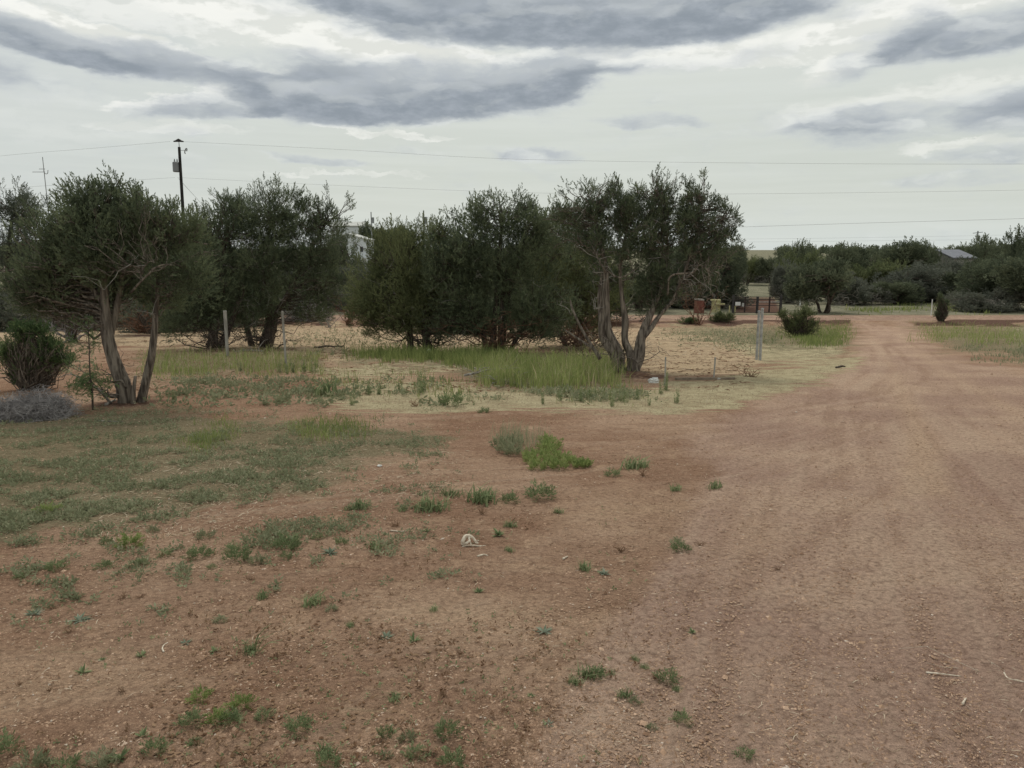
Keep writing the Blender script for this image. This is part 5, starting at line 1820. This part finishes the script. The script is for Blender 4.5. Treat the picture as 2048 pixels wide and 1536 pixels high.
strewn('dark_clods', [[(1000, 830), (1500, 830), (1450, 900), (1150, 960), (950, 900)], [(300, 1250), (1100, 1230), (1100, 1536), (300, 1536)]], 1500, 0.008, 0.022, 0.008, M_DRY, 'dark crumbs of earth on the dirt', 246, 0.45)
strewn('straw_litter', [FULL], 4200, 0.006, 0.034, 0.0019, M_STRAW, 'bits of straw and wood chips scattered on the dirt', 240, 0.42)
strewn('twig_litter', [FULL], 2600, 0.008, 0.04, 0.003, M_DRY, 'small brown twigs scattered on the dirt', 241, 0.45)
strewn('straw_litter', [[(150, 900), (700, 880), (950, 900), (900, 980), (500, 1060), (200, 1080)]], 2600, 0.01, 0.07, 0.003, M_STRAW, 'straw caught in the edge of the green mat', 242)


strewn('leaf_litter', [Z_TAN[0], [(200, 700), (1500, 700), (1500, 780), (200, 800)]], 9000, 0.02, 0.10, 0.010, M_DRY, 'brown juniper litter and twigs on the sand below the grove', 243, 0.40)
strewn('pale_chips', [Z_TAN[0]], 2500, 0.02, 0.10, 0.012, M_STRAW, 'pale chips on the tan sand below the grove', 244, 0.45)
cover_stuff('seedlings', [[(-100, 1040), (700, 960), (1350, 930), (1400, 1250), (900, 1640), (-100, 1640)]], 2600, 0.020, M_DRY, 'tiny dried sprigs scattered over the left dirt', 224, 0.50, hgt=0.008)
cover_stuff('seedlings', [[(-100, 1040), (700, 960), (1250, 930), (1300, 1150), (900, 1640), (-100, 1640)]], 1600, 0.018, M_WEED, 'tiny green seedlings scattered over the left dirt', 225, 0.53, hgt=0.006)
cover_stuff('ground_cover', [[(560, 655), (760, 655), (900, 690), (700, 720), (560, 700)], [(1300, 655), (1500, 655), (1480, 700), (1320, 690)], [(0, 680), (200, 690), (200, 760), (0, 740)], [(300, 760), (900, 760), (900, 800), (300, 820)]], 4200, 0.10, M_COVER, 'small grey green tufts sprinkled on the tan sand', 226, 0.54, nsc=2.5, hgt=0.03)


# ------------------------------------------------------------------ countable weeds
def tuft_mesh(kind, seed, material):
    r = np.random.RandomState(seed)
    if kind == 'fluffy':            # rounded feathery cushion
        n = 64
        d_ = unit(r.randn(n, 3) * [1, 1, 0.6] + [0, 0, 0.55])
        d_[:, 2] = np.abs(d_[:, 2])
        rad = 0.25 + 0.6 * r.rand(n)
        P = d_ * rad[:, None] * 0.7 * [1, 1, 0.8]
        V, Q4, t = place_sprigs(P, d_ + r.randn(n, 3) * 0.25 + [0, 0, 0.3], 0.42 * (0.7 + 0.6 * r.rand(n)), 0.45 + 0.2 * r.randn(n), r, TUFT)
    elif kind == 'grass':
        n = 70
        x, y = r.randn(n) * 0.30, r.randn(n) * 0.22
        V, Q4, t = blades(x, y, np.zeros(n), 0.35 + 0.75 * r.rand(n), 0.05 + 0.04 * r.rand(n), r, 1.1, 0.5, 0.2)
    elif kind == 'rosette':
        V, Q4, t = [], None, []
        for q in range(26):
            a = r.rand() * 6.283
            el_ = 0.1 + 0.9 * r.rand()
            L = 0.5 + 0.5 * r.rand()
            d = np.array([math.cos(a) * math.cos(el_), math.sin(a) * math.cos(el_), math.sin(el_)])
            s = np.array([-math.sin(a), math.cos(a), 0]) * 0.09
            V += [d * 0.02 - s * .3, d * 0.02 + s * .3, d * L * 0.5 + s, d * L * 0.5 - s, d * L * 0.5 - s, d * L * 0.5 + s, d * L - [0, 0, 0.1] + s * 0.1, d * L - [0, 0, 0.1] - s * 0.1]
            t += [0.5 + 0.3 * r.randn()] * 8
        V = np.array(V)
        t = np.array(t)
        Q4 = np.arange(len(V)).reshape(-1, 4)
    elif kind == 'dry':
        bag = Bag()
        for q in range(13):
            a = r.rand() * 6.283
            el_ = 0.2 + 1.1 * r.rand()
            L = 0.5 + 0.6 * r.rand()
            e = np.array([math.cos(a) * math.cos(el_), math.sin(a) * math.cos(el_), math.sin(el_)]) * L
            p = wander([0, 0, 0], e, r, 5, 0.3)
            bag.tube(p, np.linspace(0.035, 0.012, 5), 3, 0.5 + 0.2 * r.randn(), cap=False)
            for f in range(2):
                bag.tube(wander(p[2 + f], p[2 + f] + unit(r.randn(3)) * 0.25, r, 3, 0.2), [0.016, 0.012, 0.008], 3, 0.5, cap=False)
        return bag.mesh('weed', material)
    elif kind == 'tall':            # upright leafy stem, unit height
        bag = Bag()
        n = 5
        VS, TS = [], []
        for q in range(n):
            x, y = r.randn() * 0.07, r.randn() * 0.07
            hgt = 0.55 + 0.45 * r.rand()
            tp = np.array([x + r.randn() * 0.07, y + r.randn() * 0.07, hgt])
            m_ = 26
            tt_ = r.rand(m_)
            P = np.array([x, y, 0]) + (tp - [x, y, 0]) * tt_[:, None]
            A = r.randn(m_, 3) * [1, 1, 0.3] + [0, 0, 0.9]
            V, Q4, t = place_sprigs(P, A, 0.12 * (1.2 - 0.6 * tt_), 0.5 + 0.2 * r.randn(m_), r, TUFT)
            VS.append(V)
            TS.append(t)
            s = np.array([0.008, 0, 0])
            VS.append(np.array([[x, y, 0] - s, [x, y, 0] + s, tp + s * .3, tp - s * .3]))
            TS.append(np.full(4, 0.4))
        V = np.concatenate(VS)
        t = np.concatenate(TS)
        Q4 = np.arange(len(V)).reshape(-1, 4)
    return mesh_np('weed', V, Q4, material, t)


TUFT = [sprig_template(8, 80 + i, spread=0.9, wid=0.13, ln=0.45) for i in range(3)]
TM = {
    'f': [tuft_mesh('fluffy', s, M_WEED) for s in (1, 2, 3)], 'y': [tuft_mesh('fluffy', s, M_WEEDY) for s in (4, 5)],
    'b': [tuft_mesh('grass', s, M_WEED) for s in (6, 7, 8)], 'g': [tuft_mesh('rosette', s, M_WEEDG) for s in (9, 10)],
    'r': [tuft_mesh('rosette', s, M_WEED) for s in (11, 12)], 'd': [tuft_mesh('dry', s, M_DRY) for s in (13, 14, 15)],
    't': [tuft_mesh('tall', s, M_WEED) for s in (16, 17, 18)], 'c': [tuft_mesh('fluffy', s, M_COVER) for s in (19, 20)],
}
DESC = {'f': 'round green weed cushion', 'y': 'bright yellow-green weed cushion', 'b': 'grassy dark green tuft', 'g': 'silvery grey-green rosette', 'r': 'green leafy rosette',
        'd': 'dried brown weed', 't': 'upright leafy weed', 'c': 'grey-green feathery weed'}
ORD = ('first second third fourth fifth sixth seventh eighth ninth tenth eleventh twelfth thirteenth fourteenth fifteenth sixteenth seventeenth eighteenth nineteenth twentieth '
       'twenty-first twenty-second twenty-third twenty-fourth twenty-fifth').split()
ZONES = {
    'row under the grey-green mat': [(94, 1022, 15, 'y'), (113, 1136, 14, 'f'), (209, 1133, 12, 'f'), (259, 1088, 18, 'y'), (211, 1084, 10, 'f'), (283, 1130, 9, 'f'), (331, 1114, 9, 'f'),
                                     (399, 1118, 17, 'f'), (424, 1141, 6, 'f'), (465, 1104, 11, 'f'), (477, 1123, 18, 'f'), (574, 1101, 20, 'f'), (515, 1130, 12, 'c'), (573, 1121, 9, 'f'), (634, 1079, 8, 'f'),
                                     (682, 1090, 9, 'f'), (410, 1075, 12, 'c'), (660, 1112, 12, 'g'), (306, 1060, 9, 'c'), (38, 1153, 8, 'f'), (545, 1072, 10, 'c')],
    'band above the bleached bone': [(720, 1016, 16, 'b'), (900, 990, 16, 'b'), (868, 1019, 24, 'b'), (845, 1017, 18, 'b'), (960, 1003, 26, 'b'), (975, 998, 18, 'b'), (1022, 1001, 13, 'f'), (1080, 992, 19, 'f'),
                                     (1116, 1026, 9, 'b'), (790, 1052, 10, 'd'), (998, 1074, 13, 'r'), (1018, 1106, 9, 'b'), (750, 1101, 13, 'b'), (1020, 1055, 11, 'b'), (805, 1020, 9, 'b'), (700, 1018, 9, 'b'),
                                     (965, 1028, 9, 'd'), (855, 1062, 8, 'r')],
    'ruts right of the big green clump': [(1225, 950, 10, 'f'), (1265, 934, 20, 'b'), (1285, 930, 12, 'b'), (1352, 981, 12, 'b'), (1430, 977, 12, 'b'), (1360, 1105, 13, 'f'), (1354, 1092, 10, 'c'), (1400, 1095, 9, 'd'),
                                          (1242, 1105, 11, 'd'), (1168, 1142, 14, 'b'), (1208, 1150, 10, 'g'), (1385, 1268, 8, 'r'), (1286, 950, 9, 'd')],
    'open dirt at middle left': [(66, 1227, 13, 'g'), (158, 1240, 16, 'g'), (108, 1215, 9, 'd'), (627, 1212, 20, 'b'), (525, 1197, 12, 'b'), (283, 1314, 10, 'r'), (371, 1289, 10, 'g'), (427, 1307, 9, 'r'), (700, 1259, 8, 'b'),
                                 (663, 1224, 9, 'c'), (440, 1245, 10, 'c'), (245, 1200, 10, 'd'), (282, 1200, 9, 'd'), (165, 1345, 12, 'r'), (140, 1265, 10, 'd'), (500, 1165, 8, 'd'), (205, 1320, 6, 'r'), (553, 1320, 9, 'd')],
    'bottom left corner': [(400, 1402, 17, 'y'), (484, 1418, 18, 'y'), (436, 1446, 18, 'y'), (462, 1450, 18, 'f'), (385, 1450, 19, 'f'), (528, 1442, 14, 'f'), (505, 1428, 9, 'd'), (600, 1466, 20, 'f'), (350, 1475, 9, 'r'), (310, 1508, 19, 'f'),
                           (390, 1490, 10, 'f'), (650, 1512, 20, 'b'), (655, 1534, 20, 'f'), (10, 1502, 24, 'f'), (65, 1534, 24, 'c'), (130, 1538, 22, 'f'), (200, 1525, 20, 'c'), (240, 1520, 18, 'r'), (285, 1475, 14, 'r'), (243, 1388, 11, 'd'),
                           (40, 1370, 8, 'd'), (100, 1380, 7, 'd'), (215, 1535, 16, 'c'), (620, 1393, 6, 'd')],
    'bottom centre': [(790, 1405, 14, 'b'), (772, 1473, 12, 'f'), (815, 1483, 12, 'c'), (895, 1475, 20, 'f'), (832, 1515, 17, 'f'), (905, 1534, 20, 'f'), (775, 1516, 9, 'c'), (887, 1398, 9, 'd'), (820, 1448, 7, 'd'), (922, 1318, 9, 'd'),
                      (828, 1291, 12, 'r'), (772, 1282, 12, 'g'), (868, 1223, 9, 'b'), (958, 1184, 9, 'r'), (782, 1190, 7, 'd')],
    'dirt right of bottom centre': [(1087, 1268, 14, 'g'), (1175, 1360, 20, 'b'), (1192, 1358, 14, 'f'), (1222, 1355, 8, 'b'), (1150, 1376, 13, 'b'), (1335, 1365, 16, 'f'), (1352, 1385, 9, 'b'), (1310, 1362, 9, 'd'), (1250, 1398, 14, 'b'),
                                    (1270, 1412, 9, 'c'), (1365, 1448, 15, 'f'), (1303, 1462, 8, 'c'), (1097, 1456, 9, 'g'), (1093, 1416, 9, 'd'), (1062, 1402, 7, 'r'), (1010, 1432, 9, 'd'), (1488, 1520, 15, 'f'), (1270, 1326, 8, 'b'), (1288, 1342, 8, 'b'),
                                    (1555, 1142, 7, 'd'), (1753, 1362, 9, 'd'), (1505, 1320, 6, 'd')],
    'pale strip before the grove': [(705, 812, 26, 't'), (740, 790, 24, 't'), (757, 790, 26, 't'), (800, 786, 24, 't'), (838, 790, 40, 't'), (848, 786, 36, 't'), (902, 812, 18, 'f'), (938, 805, 20, 't'), (968, 826, 8, 'f'),
                                    (652, 792, 22, 'b'), (830, 815, 10, 'd'), (948, 812, 10, 't'), (1085, 812, 24, 't'), (1120, 806, 26, 't'), (1160, 806, 26, 't'), (1180, 800, 24, 't'), (1225, 815, 30, 't'), (1246, 806, 32, 't'), (1275, 800, 24, 't'),
                                    (1330, 782, 34, 't'), (1352, 806, 26, 't'), (1322, 790, 24, 't'), (1298, 812, 16, 't'), (1500, 755, 14, 'd'), (348, 806, 26, 't')],
    'grass along the left posts': [(560, 745, 22, 't'), (575, 748, 20, 't'), (585, 745, 24, 't'), (608, 745, 26, 't'), (628, 745, 26, 't'), (480, 742, 20, 't')],
}
r_ = np.random.RandomState(300)
for zn, items in ZONES.items():
    items = sorted(items)
    for j, (px, py, rp, kd) in enumerate(items):
        x, y, z = [float(v) for v in G(px, py)]
        k = y / F
        me = TM[kd][r_.randint(len(TM[kd]))]
        o = link('weed', me)
        s = rp * k * (2.1 if kd != 't' else 1.0)
        if kd == 't':
            s = rp * 1.35 * k
            o.scale = (s * 0.9, s * 0.9, s)
        else:
            o.scale = (s, s, s * (0.8 + 0.3 * r_.rand()) * (0.75 if kd in 'bg' else 1))
        o.location = (x, y, z - 0.003)
        o.rotation_euler[2] = r_.rand() * 6.28
        tagit(o, '%s, %s from left in %s' % (DESC[kd], ORD[j], zn), 'weed', 'weeds in the ' + zn)

# the big weed clump and the long-stemmed grass tuft
def clump_thing(name, spots, label, material, kind='fluffy', seed=1, cat='weed'):
    r = np.random.RandomState(seed)
    x0, y0, z0 = [float(v) for v in G(spots[0][0], spots[0][1])]
    Vs, ts = [], []
    for px, py, rp, up in spots:
        x, y, z = [float(v) for v in G(px, py)]
        k = y / F
        n = int(60)
        d_ = unit(r.randn(n, 3) * [1, 1, 0.5] + [0, 0, 0.6])
        d_[:, 2] = np.abs(d_[:, 2])
        P = np.array([x - x0, y - y0, z - z0]) + d_ * (0.3 + 0.6 * r.rand(n))[:, None] * rp * k * np.array([1, 1, up])
        V, Q4, t = place_sprigs(P, d_ + [0, 0, 0.7] + r.randn(n, 3) * 0.2, 0.055 * (0.7 + 0.7 * r.rand(n)) * (y / 7), 0.5 + 0.2 * r.randn(n), r, TUFT)
        Vs.append(V)
        ts.append(t)
    V = np.concatenate(Vs)
    o = link(name, mesh_np(name, V, np.arange(len(V)).reshape(-1, 4), material, np.concatenate(ts)))
    o.location = (x0, y0, z0)
    return tagit(o, label, cat)


clump_thing('weed_clump', [(1100, 912, 22, 1), (1080, 918, 20, .9), (1065, 922, 18, .8), (1125, 920, 22, .9), (1105, 895, 18, 1.2), (1100, 930, 20, .8), (1140, 925, 16, .8), (1160, 930, 14, .6), (1075, 935, 16, .6), (1115, 935, 20, .7), (1090, 900, 16, 1), (1060, 910, 12, .8), (1170, 928, 10, .5), (1092, 885, 9, 1.5)],
            'largest bright green weed clump, alone on the dirt right of centre', M_WEEDY, seed=5)
clump_thing('weed_clump', [(1010, 900, 18, 1), (1025, 905, 16, .9), (1000, 890, 14, 1.2), (1030, 888, 14, 1.2)], 'pale feathery weed clump touching the largest green one', M_COVER, seed=6)
r_ = np.random.RandomState(310)
x0, y0, z0 = [float(v) for v in G(500, 1308)]
k = y0 / F
n = 150
xx = np.concatenate([r_.randn(n) * 9 * k])
V, Q4, t = blades(xx, r_.randn(n) * 0.02, np.zeros(n), (8 + 16 * r_.rand(n)) * k, np.full(n, 0.0035), r_, 1.0, 0.5)
bag = Bag()
for (sx, sy, ex, ey) in [(505, 1300, 547, 1240), (508, 1302, 540, 1262), (520, 1300, 570, 1278), (512, 1300, 530, 1255), (490, 1305, 500, 1275), (515, 1300, 552, 1262)]:
    for q in range(2):
        p = smoothline([np.array([(sx - 500) * k, 0, 0]), np.array([((sx + ex) / 2 - 500) * k, -0.02, (1308 - (sy + ey) / 2 + 6) * k]), np.array([(ex - 500) * k + 0.01 * q, -0.04 + 0.03 * q, (1308 - ey) * k])], 10)
        bag.tube(p, np.linspace(0.0025, 0.001, len(p)), 3, 0.6, cap=False)
o = link('grass_tuft', mesh_np('grass_tuft', V, Q4, M_WEED, t))
o.location = (x0, y0, z0)
tagit(o, 'green grass tuft with long stems bent to the right on open dirt', 'grass tuft')
bag.obj('seed_stalk', M_WEED, o)
print('VERTS', sum(len(m.vertices) for m in bpy.data.meshes))
